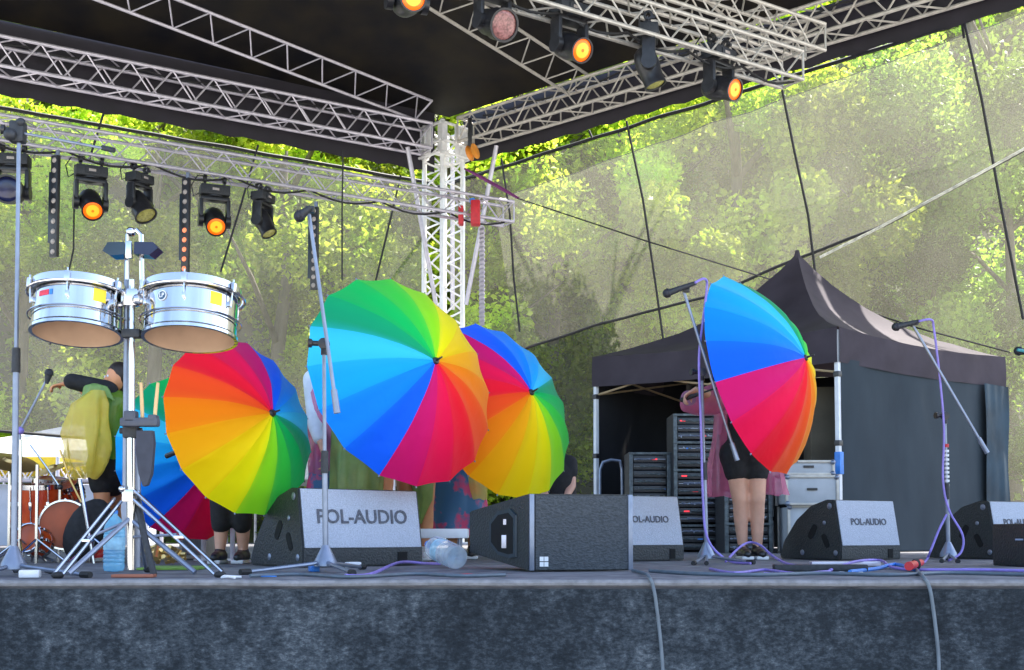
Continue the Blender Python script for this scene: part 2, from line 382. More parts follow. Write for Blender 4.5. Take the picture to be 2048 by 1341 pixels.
def net(label, a_, b_, n_, off, z0, z1, slope, t0, t1, zbot, ropes, m='net', wr=.05):
    t = thing('scrim_net', label, 'netting', a_.lerp(b_, t0) + n_ * off, 0, 'mesh nets hung behind the stage')
    K, J = 90, 24; vs = []; fs = []; cut = []
    if not callable(zbot):
        for i in range(K + 1):
            u = t0 + (t1 - t0) * i / K; lo, hi = 0.0, 1.0
            for _ in range(24):
                v = (lo + hi) / 2; zt = z0 + (z1 - z0) * u; p = a_.lerp(b_, u) + n_ * (off + slope * v); p.z = zt * (1 - v); x, y = project(p)
                yl = zbot[0][1]
                for (xa, ya), (xb, yb) in zip(zbot, zbot[1:]):
                    if xa <= x <= xb: yl = ya + (yb - ya) * (x - xa) / (xb - xa)
                if x > zbot[-1][0]: yl = zbot[-1][1]
                if y < yl: lo = v
                else: hi = v
            cut.append((lo + hi) / 2)
    for j in range(J + 1):
        for i in range(K + 1):
            u = t0 + (t1 - t0) * i / K; v = j / J; p = a_.lerp(b_, u) + n_ * (off + slope * v)
            zt = z0 + (z1 - z0) * u
            if callable(zbot): zb = zbot(u); vv = v
            else: zb = 0.0; vv = v * cut[i]; p = a_.lerp(b_, u) + n_ * (off + slope * vv)
            p.z = zt + (zb - zt) * vv
            p += n_ * wr * noise.noise(Vector((u * 18, v * 2.5, 3))); vs.append(p)
    for j in range(J):
        for i in range(K): k = j * (K + 1) + i; fs.append((k, k + 1, k + K + 2, k + K + 1))
    b = MB(); b.mesh(vs, fs); b.build('mesh_fabric', M[m], t, fixn=False)
    top = vs[:K + 1]; b = MB(); b.path(top, .028 if m != 'net2' else .006, 6); b.build('top_rope', M['rubber'], t)
    b = MB(); b.path(vs[J * (K + 1):], .022, 6); b.build('bottom_rope', M['rubber'], t)
    p0 = Vector(vs[0]); p1 = Vector(vs[K]); pb = Vector(vs[J * (K + 1)]); nn = (p1 - p0).cross(pb - p0).normalized()
    for r_ in ropes:
        q = [onplane(x, y, p0 - nn * .0, nn) for x, y in r_]
        q = [x - n_ * .03 for x in q]; pp = []
        for k in range(len(q) - 1):
            for s_ in range(6): pp.append(q[k].lerp(q[k + 1], s_ / 6))
        pp.append(q[-1]); b = MB(); b.path(pp, .017, 6); b.build('seam_rope', M['rubber'], t)
    return t
net('grey mesh net hanging behind the lamps left of the corner tower', LA, LB, n1, .85, 5.86, 5.92, .9, -.05, 1, lambda u: 1.35 + .5 * u,
    [[(207, 226), (178, 320)], [(515, 292), (478, 420), (440, 545)], [(800, 352), (772, 470), (748, 570)]], 'netl')
net('grey mesh net with long black seams right of the corner tower', RA, RB, n2, .85, 6.06, 6.62, 1.3, -.12, 1.0, [(900, 760), (1064, 692), (1200, 648), (1420, 592), (1600, 515), (1760, 455), (1900, 380), (2060, 292), (2400, 90)],
    [[(1005, 318), (1022, 430), (1030, 560), (1042, 665)], [(1255, 243), (1288, 400), (1312, 560), (1330, 690)], [(1563, 165), (1590, 300), (1618, 430), (1634, 560)], [(1925, 22), (1965, 200), (2005, 420), (2048, 640)], [(1180, 262), (1188, 280)], [(1922, 22), (1930, 78)]], wr=.06)
net('beige sagging mesh sheet right of the umbrellas, its raised top shaped as sunlit veil on the long net', RA, RB, n2, 2.4, 6.25, 7.35, 1.9, -.12, 1.0, lambda u: -1.3, [], 'net2', .12)  # lower part a real sheet, top raised to imitate sunlit mesh
b = MB(); b.path([P(1035, 397, 16.5), P(1300, 485, 15.0), P(1560, 565, 13.6), P(1830, 655, 12.4), P(2020, 705, 12.0)], .009, 5)
tag(b.build('guy_rope', M['rubber']), 'thin dark rope running down to the right past the tent peak', 'rope')
b = MB(); pp = [P(1640, 515, 15.3), P(1760, 455, 14.9), P(1900, 380, 14.4), P(2060, 292, 13.9)]; b.path(pp, .017, 8)  # pale length added to imitate the sunlit bottom edge of the net
tag(b.build('sunlit_net_edge', mat('sunlit_edge_colour', (.55, .55, .45), .7, 0, .5, 12)), 'pale strip standing for sunlight on the bottom edge of the long net above tent', 'rope')

# ------------------------------------------------------------------ trees
def leafmat(name, c1, c2, tr=.5):
    return mat(name, c1, .45, 0, 0, 1.3, 0, tr, col2=c2, attr='tint', contrast=(.35, .65), spec=.35)
LM = [leafmat('sunlit_spring_leaves', (.28, .44, .02), (.60, .68, .07), .6), leafmat('mid_green_leaves', (.14, .25, .03), (.30, .42, .05), .55),  # sunlit highlights put into the pale tone of the spring leaves
      leafmat('dark_green_leaves', (.07, .16, .025), (.16, .28, .04), .5)]
BK = mat('tree_bark', (.10, .085, .065), .9, 0, .4, 5, .9, stretch=(2, 2, .4), col2=(.20, .17, .13))
def crown_mesh(name, seed, R0, H, nleaf, size, m, flat=1.0):
    rnd = random.Random(seed); vs = []; fs = []; tint = []
    cl = []
    for k in range(34):
        a = rnd.random() * 6.283; h = rnd.random(); rr = R0 * (1 - .75 * abs(h - .4) ** 1.3) * rnd.random() ** .5
        cl.append((Vector((rr * math.cos(a), rr * math.sin(a), H * (h - .08))), R0 * (.16 + .22 * rnd.random()), rnd.uniform(.30, 1.75)))  # wide spread of clump tones imitates sunlit clumps and dark gaps
    for k in range(nleaf):
        c, r, tn = cl[int(rnd.random() * len(cl))]
        d = Vector((rnd.gauss(0, 1), rnd.gauss(0, 1), rnd.gauss(0, .75))).normalized() * r * rnd.random() ** .4
        p = c + d; q = Quaternion((rnd.gauss(0, 1), rnd.gauss(0, 1), rnd.gauss(0, 1), rnd.gauss(0, 1))).normalized()
        q = q.slerp(Quaternion(), .45)
        s_ = size * rnd.uniform(.6, 1.3); i0 = len(vs)
        for (x, y, z) in ((0, -.5, 0), (.34, 0, -.1), (0, .55, 0), (-.34, 0, -.1)): vs.append(p + q @ Vector((x * s_, y * s_, z * s_)))
        fs += [(i0, i0 + 1, i0 + 2), (i0, i0 + 2, i0 + 3)]; tv = tn * rnd.uniform(.75, 1.25); tint += [tv] * 4
    me = bpy.data.meshes.new(name); me.from_pydata([tuple(v) for v in vs], [], fs); me.materials.append(m)
    at = me.color_attributes.new('tint', 'FLOAT_COLOR', 'POINT')
    at.data.foreach_set('color', [c for t in tint for c in (t, t, t * .9, 1)])
    return me
CM = [crown_mesh('crown', 1, 3.0, 7.5, 30000, .135, LM[0]), crown_mesh('crown', 2, 3.3, 8.5, 30000, .14, LM[1]), crown_mesh('crown', 3, 3.1, 9, 30000, .14, LM[2]), crown_mesh('crown', 4, 2.4, 8.0, 17000, .135, LM[0])]
def trunk_mesh(seed, H):
    rnd = random.Random(seed); b = MB(); pts = [Vector((.25 * noise.noise(Vector((k * .6, seed, 0))), .25 * noise.noise(Vector((k * .6, seed, 9))), H * k / 8)) for k in range(9)]
    b.path(pts, [.20 * (1 - .8 * k / 8) for k in range(9)], 8)
    for k in range(9):
        i = rnd.randint(3, 7); a = rnd.random() * 6.28; L_ = H * .22
        e = pts[i] + Vector((math.cos(a) * L_, math.sin(a) * L_, L_ * .8)); b.path([pts[i], pts[i].lerp(e, .5) + Vector((0, 0, .15)), e], [.07, .045, .012], 6)
    me = bpy.data.meshes.new('trunk'); b.b.to_mesh(me); b.b.free(); me.materials.append(BK); me.shade_smooth(); return me
TM = [trunk_mesh(1, 10), trunk_mesh(2, 11)]
KN = ['bright yellow green', 'mid green', 'dark green', 'thin light green']
tr_spots = [  # px, Y, kind, base rise, scale, place
 (40, 25, 0, 1.0, 1.0, 'at the far left behind the first hanging lamp'), (300, 24.5, 3, 1.3, 1.0, 'behind the pair of silver drums'), (180, 31, 1, 1, 1.2, 'in the second row above the yellow poncho'),
 (560, 24.5, 0, 1.0, 1.05, 'behind the small lamp left of the tower'), (430, 29.5, 3, 1, 1.2, 'in the second row above the left umbrella'), (760, 27, 3, .8, 1.1, 'just left of the corner tower'),
 (930, 24.5, 0, 1.2, 1.0, 'directly behind the corner tower'), (1110, 25, 0, .9, .95, 'behind the third umbrella'), (1250, 28, 0, 1, 1.15, 'behind the second net seam'),
 (1480, 24.0, 0, 1.3, 1.1, 'behind the tent peak with glowing leaves'), (1390, 31, 1, 1, 1.25, 'in the second row left of the tent peak'), (1660, 27, 3, 1, 1.15, 'right of the tent peak'),
 (1850, 25, 1, .6, .95, 'behind the right tent corner'), (2030, 24, 1, 1.0, .9, 'at the far right edge beside the tent'), (1960, 31, 3, 1, 1.2, 'in the second row at the right'),
 (-120, 30, 1, 1, 1.2, 'partly outside the left edge'), (680, 33, 1, 1, 1.4, 'in the third row left of the tower'), (1080, 33, 0, 1, 1.3, 'in the third row right of the tower'),
 (1560, 36, 0, 1, 1.4, 'in the third row over the tent peak'), (1780, 37, 1, 1, 1.4, 'in the third row toward the upper right'), (300, 37, 0, 1, 1.5, 'in the third row above the light bars'),
 (2150, 34, 0, 1, 1.3, 'partly outside the right edge'), (900, 40, 1, 1, 1.6, 'highest on the hill behind the tower'), (1330, 42, 0, 1, 1.6, 'highest on the hill in the middle'), (1950, 44, 1, 1, 1.6, 'highest on the hill at the right'), (60, 42, 1, 1, 1.6, 'highest on the hill at the left'), (560, 44, 0, 1, 1.6, 'highest on the hill left of the middle')]
for k, (px, Y, kd, _, s_, where) in enumerate(tr_spots):
    g = FL(px, Y); z = hillz(g.x, Y)
    t = thing('leafy_tree', f'{KN[kd]} tree {where}', 'tree', (g.x, Y, z), k * 1.3, 'trees on the hill behind the nets'); t.scale = (s_, s_, s_)
    o = bpy.data.objects.new('trunk', TM[k % 2]); COL.objects.link(o); o.parent = t
    o = bpy.data.objects.new('crown', CM[kd]); COL.objects.link(o); o.parent = t; o.location = (0, 0, 2.2 if kd != 3 else 3)
# understorey on the slope
me = crown_mesh('undergrowth', 9, 1, 1, 10, .3, LM[1]); rnd = random.Random(5); vs = []; fs = []; tint = []
for k in range(40000):
    x = rnd.uniform(-24, 28); y = 23 + 24 * rnd.random() ** 1.4
    if noise.noise(Vector((x * .25, y * .25, 7))) < -.02: continue
    p = Vector((x, y, hillz(x, y) + rnd.random() ** 2 * 1.5)); q = Quaternion((rnd.gauss(0, 1), rnd.gauss(0, 1), rnd.gauss(0, 1), rnd.gauss(0, 1))).normalized(); q = q.slerp(Quaternion(), .4); s_ = rnd.uniform(.11, .24); i0 = len(vs)
    for (a, c, d) in ((0, -.5, 0), (.34, 0, -.1), (0, .55, 0), (-.34, 0, -.1)): vs.append(p + q @ Vector((a * s_, c * s_, d * s_)))
    fs += [(i0, i0 + 1, i0 + 2), (i0, i0 + 2, i0 + 3)]; tv = rnd.uniform(.5, 1.5) * (1 + .6 * noise.noise(Vector((x * .5, y * .5, 1)))); tint += [tv] * 4
me = bpy.data.meshes.new('undergrowth'); me.from_pydata([tuple(v) for v in vs], [], fs); me.materials.append(LM[1])
at = me.color_attributes.new('tint', 'FLOAT_COLOR', 'POINT'); at.data.foreach_set('color', [c for t in tint for c in (t, t, t, 1)])
o = bpy.data.objects.new('undergrowth', me); COL.objects.link(o); o['kind'] = 'stuff'; tag(o, 'low leafy undergrowth covering the slope', 'undergrowth')

# ================================================================== TENT
tentm = mat('dark_purple_grey_tent_fabric', (.056, .046, .056), .75, 0, .2, 3, .35, .05, detail=6, spec=.15)
wallm = mat('dark_slate_tent_wall', (.015, .026, .036), .9, 0, .3, 2.5, .5, col2=(.027, .042, .055), detail=6, stretch=(1, 1, .5))
inm = mat('shade_black_tent_wall', (.006, .006, .008), .8, 0, .3, 4, .3)  # darkness of the tent interior put into the back wall colour
C0, L0, R0_ = P(1676, 700, 10.67), P(1186, 700, 12.5), P(2008, 700, 12.5)
for q in (C0, L0, R0_): q.z = 0
B0 = L0 + R0_ - C0; MID = (L0 + R0_) / 2
tt = thing('gazebo_tent', 'black pop up gazebo with peaked roof and open left side', 'tent', (C0.x, C0.y, 0))
EZ, PZ = 2.02, 3.12
def eave(a, b, t): p = a.lerp(b, t); p.z = EZ - .05 * math.sin(math.pi * t); return p
cr4 = [C0, R0_, B0, L0]; vs = []; fs = []; K = 16; J = 12
for s_ in range(4):
    a, c = cr4[s_], cr4[(s_ + 1) % 4]; i0 = len(vs)
    for j in range(J + 1):
        v = j / J
        for i in range(K + 1):
            u = i / K; e = eave(a, c, u); p = e.lerp(Vector((MID.x, MID.y, PZ)), v)
            prof = v ** 1.75 if v < 1 else 1
            p.z = e.z + (PZ - e.z) * (.45 * v + .55 * v ** 3) - .05 * math.sin(math.pi * u) * math.sin(math.pi * v) + .018 * noise.noise(Vector((p.x * 5, p.y * 5, 0)))
            vs.append(p)
    for j in range(J):
        for i in range(K): k = i0 + j * (K + 1) + i; fs.append((k, k + 1, k + K + 2, k + K + 1))
b = MB(); b.mesh(vs, fs); rf = b.build('roof', tentm, tt, smooth=25)
b = MB(); b.tube((MID.x, MID.y, PZ - .1), (MID.x, MID.y, PZ + .03), .05, .02); b.build('peak_cap', tentm, rf)
for a, c in ((L0, C0), (C0, R0_), (R0_, B0), (B0, L0)):
    b = MB(); vs = []; fs = []; nn = (c - a).cross(Vector((0, 0, 1))).normalized() * .012; K = 30
    for i in range(K + 1):
        u = i / K; p = eave(a, c, u) + nn
        for q in range(4): vs.append(p + Vector((0, 0, -.105 * q + (.02 * math.sin(math.pi * u) if q == 3 else 0))) + nn * (1.2 * math.sin(u * 25 + q)) * (q > 0) * .6)
    for i in range(K):
        for q in range(3): k = i * 4 + q; fs.append((k, k + 4, k + 5, k + 1))
    b.mesh(vs, fs); b.build('valance', tentm, tt)
for q, lo in ((C0, 0), (L0, 0), (R0_, 0), (B0, 0)):
    ins = (MID - q).normalized() * .03; ins.z = 0; q = q + ins
    b = MB(); b.box(q + Vector((0, 0, 1.0)), (.042, .042, 2.0), (0, 0, R(40)), .004); pl = b.build('pole', M['white'], tt)
    b = MB()
    for z in (.35, .98, 1.6): b.box(q + Vector((0, 0, z)), (.056, .056, .05), (0, 0, R(40)), .004)
    b.build('strap', M['black'], pl)
    if q.y < 11:
        b = MB(); b.box(q + Vector((0, -.012, .80)), (.060, .060, .20), (0, 0, R(40)), .006); b.build('blue_clamp', M['blue'], pl)
def wall(a, c, t0, t1, m, zt, zb, wrk, name='side_wall', seed=0, off=0):
    b = MB(); vs = []; fs = []; K, J = 40, 14; nn = (c - a).cross(Vector((0, 0, 1))).normalized()
    for j in range(J + 1):
        for i in range(K + 1):
            u = t0 + (t1 - t0) * i / K; v = j / J; p = a.lerp(c, u); p.z = zt + (zb - zt) * v
            p += nn * (off + wrk * (noise.noise(Vector((u * 5 + seed, v * 1.2, 0))) + .4 * noise.noise(Vector((u * 22 + seed, v * 3, 4))) * (.4 + v)))
            vs.append(p)
    for j in range(J):
        for i in range(K): k = j * (K + 1) + i; fs.append((k, k + 1, k + K + 2, k + K + 1))
    b.mesh(vs, fs); return b.build(name, m, tt)
wall(C0, R0_, .012, .90, wallm, 1.74, .01, .014)
wall(C0, R0_, .83, 1.0, mat('slate_blue_flap', (.012, .032, .05), .85, 0, .4, 3, .5), 1.70, .01, .05, 'folded_wall_flap', 3, .04)
wall(L0, B0, .0, 1, inm, 1.98, .01, .04, 'back_wall'); wall(B0, R0_, .0, 1, inm, 1.98, .01, .04, 'back_wall', 6)
b = MB()   # scissor frame under the roof
for a, c in ((L0, C0), (C0, R0_), (B0, L0), (R0_, B0)):
    for k in range(2):
        a1, c1 = a.lerp(c, k / 2), a.lerp(c, (k + 1) / 2)
        a1 = a1.lerp(MID, .02); c1 = c1.lerp(MID, .02)
        for z0, z1 in ((1.86, 1.62), (1.62, 1.86)): b.tube((a1.x, a1.y, z0), (c1.x, c1.y, z1), .011, n=6)
b.build('scissor_frame', mat('tan_frame_paint', (.52, .38, .22), .45, .3, .1, 10), tt)
b = MB(); b.box(P(1615, 707, 10.95), (.09, .01, .14)); b.box(P(1634, 711, 10.9), (.03, .01, .03)); b.build('white_tag', M['white'], tt)

# ------------------------------------------------------------------ racks and cases inside and around the tent
def rack(label, px0, px1, py, Y, rows, seed, grp='equipment racks in the tent'):
    a, c = FL(px0, Y), FL(px1, Y); H = P(px0, py, Y).z; W = c.x - a.x; t = thing('equipment_rack', label, 'rack', ((a.x + c.x) / 2, Y, 0), 0, grp); D = .45; rnd = random.Random(seed)
    b = MB(); b.box(((a.x + c.x) / 2, Y + D, H / 2), (W, .02, H)); b.box((a.x + .01, Y + D / 2, H / 2), (.018, D, H)); b.box((c.x - .01, Y + D / 2, H / 2), (.018, D, H)); b.build('case_body', M['blackm'], t)
    hh = H / rows
    for x in (a.x + .02, c.x - .02):
        b = MB(); b.box((x, Y - .005, H / 2), (.035, .02, H), bev=.003); b.build('corner_post', M['rackgrey'], t)
        # perforated rail
    for k in range(rows):
        z0 = k * hh
        b = MB(); b.box(((a.x + c.x) / 2, Y - .012, z0 + hh - .012), (W, .02, .022), bev=.002); b.build('case_edge', M['rackgrey'], t)
        n = max(2, int(hh / .07))
        for i in range(n):
            z = z0 + .015 + (hh - .045) * (i + .5) / n
            b = MB(); b.box(((a.x + c.x) / 2, Y + .03, z), (W - .085, .06, (hh - .05) / n * .86), bev=.003); pn = b.build('amplifier_panel', M['black'], t)
            b = MB()
            for q in range(rnd.randint(2, 5)): b.tube((a.x + .06 + (W - .12) * rnd.random(), Y + .001, z), (a.x + .06 + (W - .12) * rnd.random(), Y - .002, z + .004), .006 + .006 * rnd.random(), n=6)
            for q in range(rnd.randint(0, 4)): b.lathe([(0, -.012), (.007, -.012), (.009, 0)], (a.x + .06 + (W - .12) * rnd.random(), Y, z + rnd.uniform(-.01, .01)), (0, 1, 0), 8)
            b.box(((a.x + c.x) / 2, Y - .002, z), (W - .10, .006, .006)); b.build('control_strip', M['steel'] if rnd.random() < .5 else M['rackgrey'], pn)
            if rnd.random() < .4:
                b = MB(); b.box((a.x + .06 + (W - .12) * rnd.random(), Y - .004, z), (.05, .006, .012)); b.build('indicator', M['ledred'] if rnd.random() < .7 else M['blue'], pn)
    return t
M['rackgrey'] = mat('dull_rack_metal', (.085, .10, .105), .5, .2, .5, 30)
M['ledred'] = mat('red_indicator', (.8, .03, .03), .3, 0, .1, 10, emit=.3, ecol=(1, .03, .06))
rack('tall open equipment rack with silver edges behind the pink poncho', 1347, 1440, 828, 11.1, 5, 3)
rack('low equipment rack with silver edges standing left of the tall one', 1258, 1342, 905, 11.3, 2, 5)
rack('short rack half hidden behind the bare legs of the pink poncho wearer', 1448, 1545, 985, 10.6, 2, 8)
def case(label, px0, px1, py0, py1, Y, D=.4, kind='flight_case', col=None, front='white'):
    a, c = P(px0, py1, Y), P(px1, py0, Y); W, H = c.x - a.x, c.z - a.z; t = thing(kind, label, 'case', ((a.x + c.x) / 2, Y, a.z), 0, 'pale cases stacked by the tent pole')
    cx = (a.x + c.x) / 2; cz = (a.z + c.z) / 2
    b = MB(); b.box((cx, Y + D / 2, cz), (W - .02, D, H - .02), bev=.008); b.build('panel', M['casewhite'], t)
    for x in (a.x + .006, c.x - .006):
        for y in (Y, Y + D): b = MB(); b.box((x, y, cz), (.024, .024, H), bev=.004); b.build('edge_profile', M['alu_d'], t)
    for z in (a.z + .006, c.z - .006): b = MB(); b.box((cx, Y - .006, z), (W - .03, .02, .022), bev=.004); b.build('edge_profile', M['alu_d'], t)
    for x in (a.x + .012, c.x - .012):
        for z in (a.z + .012, c.z - .012): b = MB(); b.ball((x, Y - .006, z), .024); b.build('ball_corner', M['steel'], t)
    b = MB(); b.box((cx, Y - .008, cz + .01), (.09, .012, .02), bev=.003); b.build('latch', M['black'], t)
    return t
M['casewhite'] = mat('scuffed_pale_case_panel', (.42, .44, .46), .55, 0, .12, 6, .1)
FCY = 10.3
fz = project(FL(1600, FCY))[1]
case('pale flight case at the bottom of the stack left of the tent pole', 1577, 1672, 1012, fz, FCY + .04)
case('large pale flight case in the middle of the stack left of the tent pole', 1572, 1676, 952, 1010, FCY)
case('slim pale case lying on top of the stack left of the tent pole', 1566, 1668, 922, 950, FCY + .03)
b = MB(); b.box(P(1650, 860, 11.6), (.35, .3, .8), bev=.01); o = b.build('wooden_box', mat('drab_board', (.12, .10, .07), .8, 0, .2, 5)); b = None
tag(o, 'drab brown board box seen behind the rim of the right umbrella', 'box'); o.location.z = 0
b = MB(); pp = [FL(1200, 11.9), P(1200, 940, 11.9), P(1206, 925, 11.9), P(1222, 920, 11.9), P(1240, 922, 11.9), P(1244, 940, 11.9), FL(1246, 11.9)]; b.path(pp, .016, 8)
tag(b.build('chair_frame', M['steel']), 'dark bent tube frame inside the tent beside the left pole', 'frame')

# ================================================================== LAMPS
def moving_head(label, loc, pan, tilt, lens='amber', sc_=1.0, roll=0.0, bigface=False):
    t = thing('moving_head_lamp', label, 'stage lamp', loc, pan, 'moving head lamps hung from the trusses'); t.scale = (sc_,) * 3
    b = MB(); b.box((0, 0, -.10), (.36, .22, .13), bev=.02); b.box((0, -.115, -.10), (.16, .012, .07), bev=.004); bs = b.build('base', M['blackm'], t, world=False)
    b = MB(); b.box((0, -.123, -.10), (.08, .006, .03), bev=.002); b.build('display', M['ledoff'], bs, world=False)
    for x in (-.12, .12):
        b = MB(); b.tube((x, 0, -.04), (x, 0, .03), .016, n=8); b.lathe([(.052, -.02), (.052, .02), (.028, .02), (.028, -.02), (.052, -.02)], (x, 0, .055), (1, .0, 0), 14); b.box((x, -.05, .03), (.03, .05, .03)); b.build('clamp', M['black'], t, world=False)
    b = MB(); b.path([(-.16, .08, -.10), (-.24, .10, -.16), (-.27, .1, -.02), (-.20, .06, .10), (-.06, .04, .09)], .008, 6); b.build('power_cable', M['rubber'], t, world=False)
    b = MB(); b.path([(.15, .08, -.06), (.22, .06, .0), (.16, .02, .09), (.04, .0, .12)], .004, 5); b.build('safety_wire', M['steel'], t, world=False)
    b = MB(); b.lathe([(0, -.18), (.11, -.18), (.11, -.165), (0, -.165)], n=20); b.box((0, 0, -.205), (.36, .14, .05), bev=.015)
    for x in (-.165, .165): b.box((x, 0, -.36), (.05, .15, .30), bev=.02); b.lathe([(0, -.03), (.085, -.03), (.085, .03), (0, .03)], (x, 0, -.47), (1, 0, 0), 20)
    b.build('yoke', M['black'], t, world=False)
    d = Vector((0, -math.cos(tilt), -math.sin(tilt))); pv = Vector((0, 0, -.46)); r = .155 if bigface else .118
    b = MB(); b.lathe([(0, -.21), (.06, -.205), (.105, -.17), (.128, -.10), (.132, .02), (r, .08), (r, .20), (r * 1.06, .215), (r * 1.06, .235), (r * .92, .235), (r * .9, .222)], pv, d, 24)
    for k in range(6): b.box(pv + d * (-.12 + .02 * k), (.27, .004, .27), M=d.to_track_quat('Y', 'Z').to_matrix().to_4x4()) if False else None
    hd = b.build('head', M['black'], t, world=False)
    b = MB(); b.lathe([(0, .232), (r * .45, .231), (r * .8, .226), (r * .92, .215)], pv, d, 24); ln = b.build('lens', M[lens], hd, world=False)
    if lens == 'amber':
        b = MB(); b.lathe([(r * .14, .237), (r * .34, .236), (r * .62, .231), (r * .62, .22)], pv, d, 20); b.build('lens_core', M['amber_core'], hd, world=False)
    return t
zoff = -.16
def truss_cable(label, a, b, dz, r=.012, sag=.05, n=9):
    pts = []
    for k in range(n * 6 + 1):
        u = k / (n * 6); p = a.lerp(b, u); p.z += dz - sag * abs(math.sin(u * n * math.pi)) + .02 * noise.noise(Vector((u * 9, dz, 1))); p.y -= .05; pts.append(p)
    bb = MB(); bb.path(pts, r, 6); return tag(bb.build('truss_cable', M['rubber']), label, 'cable')
truss_cable('black cable looping along the left lamp truss', GA, GB, -.12, .013, .10, 11)
truss_cable('black cable looping along the right lamp truss', HA, HB, -.14, .013, .08, 7)
truss_cable('black cable tied along the left roof truss', LA.lerp(LB, .03), LB, .17, .014, .04, 14)
truss_cable('black cable tied along the right roof truss', RA.lerp(RB, .03), RB, .17, .014, .04, 14)
def hang(px, a, b, dz=-.22): p = online(px, a, b); p.z += dz; return p
nGA = Vector((0, 0, 0))
lefts = [(25, 'big dark blue face lamp at the far left behind the pole stand', R(8), R(8), 'blulens', 1.0, True), (181, 'lit amber lamp second from left between light bar and drums', R(28), R(38), 'amber', 1.0, False),
         (279, 'unlit lamp with greenish lens above the black bell', R(62), R(55), 'yellens', .85, True), (429, 'lit amber lamp right of the half lit light bar', R(22), R(35), 'amber', 1.0, False), (526, 'small unlit lamp nearest the corner tower on the left', R(70), R(60), 'yellens', .85, False)]
for px, lab, pan, ti, ln, s_, bf in lefts: moving_head(lab, hang(px, GA, GB), pan, ti, ln, s_, 0, bf)
rights = [(812, 'lit amber lamp cut off by the top edge in the middle', R(20), R(15), 'amber', 1.0, False), (985, 'unlit lamp with reddish face at the top centre', R(35), R(25), 'deadlens', .95, True), (1140, 'large lit amber lamp at top right, left of two others', R(35), R(28), 'amber', 1.0, False),
          (1298, 'unlit dark lamp hanging between the two lit ones at top right', R(85), R(70), 'yellens', .95, False), (1440, 'lit amber lamp nearest the open end of the right lamp truss', R(42), R(20), 'amber', 1.0, False)]
for px, lab, pan, ti, ln, s_, bf in rights: moving_head(lab, hang(px, HA, HB, .01), pan, ti, ln, s_ * .9, 0, bf)
def light_bar(label, px, lit, py_top, py_bot):
    p = online(px, GA, GB); p.y -= .16; a = P(px, py_top, p.y); c = P(px, py_bot, p.y); H = a.z - c.z; t = thing('led_light_bar', label, 'light bar', a, R(-22), 'vertical light bars hung from the left lamp truss')
    b = MB(); b.box((0, 0, -H / 2), (.10, .05, H), bev=.006); b.build('housing', M['black'], t, world=False)
    b = MB(); b.box((-.075, .03, -H * .5), (.06, .05, H * .7), bev=.005); b.build('driver_box', M['steel_d'], t, world=False)
    b = MB(); b.box((0, .03, .02), (.04, .03, .12)); b.build('hanging_bracket', M['steel'], t, world=False)
    for k in range(10):
        b = MB(); z = -H * (k + .5) / 10; b.lathe([(0, .014), (.02, .012), (.030, .004), (.032, -.004)], (0, -.025, z), (0, -1, 0), 14); b.build('led_lens', M['ledon'] if k in lit else M['ledoff'], t, world=False)
M['steel_d'] = mat('dark_blue_metal', (.02, .035, .05), .4, .2, .2, 12)
light_bar('vertical light bar with all lenses dark at the far left', 112, [], 312, 515)
light_bar('vertical light bar with its lower lenses glowing red', 373, [5, 6, 7, 8, 9], 357, 548)
light_bar('vertical dark light bar behind the second microphone stand', 630, [], 415, 580)
# dangling cables from the left truss
for pts, lab in (([(150, 330), (148, 420), (147, 500), (125, 600), (100, 690)], 'thin cable dangling behind the left silver drum'), ([(686, 300), (684, 420), (684, 560)], 'thin vertical chain left of the corner tower')):
    b = MB(); b.path([P(x, y, 14.2) for x, y in pts], .010, 5); tag(b.build('hanging_cable', M['rubber']), lab, 'cable')
# bits hung around the tower
t = thing('chain_hoist', 'red chain hoist hanging on the lamp truss beside the tower', 'hoist', P(950, 430, 16.6))
b = MB(); b.box(P(951, 427, 16.5), (.13, .18, .34), bev=.02); b.build('motor_body', M['red'], t)
b = MB(); b.box(P(922, 432, 16.5), (.07, .16, .26), bev=.02); b.build('chain_bag', M['red'], t)
b = MB(); b.tube(P(944, 398, 16.5), P(946, 408, 16.5), .04, n=8); b.build('hook', M['blue'], t)
cm = MB()
for k in range(44): cm.lathe([(.045, -.03), (.045, .03), (.02, .03), (.02, -.03), (.045, -.03)], P(964, 455, 17.2) - Vector((0, 0, .032 * k + .02)), (1, 0, .3) if k % 2 else (0, 1, .3), 8)
tag(cm.build('hoist_chain', M['alu']), 'thick pale chain hanging down right of the corner tower', 'chain')
t = thing('small_pulley', 'small orange winch pulley on the corner block of the tower', 'pulley', P(945, 300, 17.8))
b = MB(); b.lathe([(0, -.06), (.12, -.05), (.06, 0), (.12, .05), (0, .06)], P(945, 305, 17.6), (1, -.6, .2), 18); b.build('wheel', mat('orange_paint', (.75, .28, .03), .4, 0, .2, 10), t)
b = MB(); b.box(P(940, 270, 17.7), (.06, .08, .5), bev=.01); b.build('bracket', M['black'], t)
b = MB(); b.path([P(930, 338, 17.3), P(966, 357, 17.0), P(1002, 377, 16.75), P(1037, 397, 16.5)], [.018, .028, .028, .02], 6)
tag(b.build('ratchet_strap', mat('violet_strap', (.20, .04, .16), .7, 0, .2, 10)), 'violet strap pulled tight from the tower to the dark guy rope', 'strap')

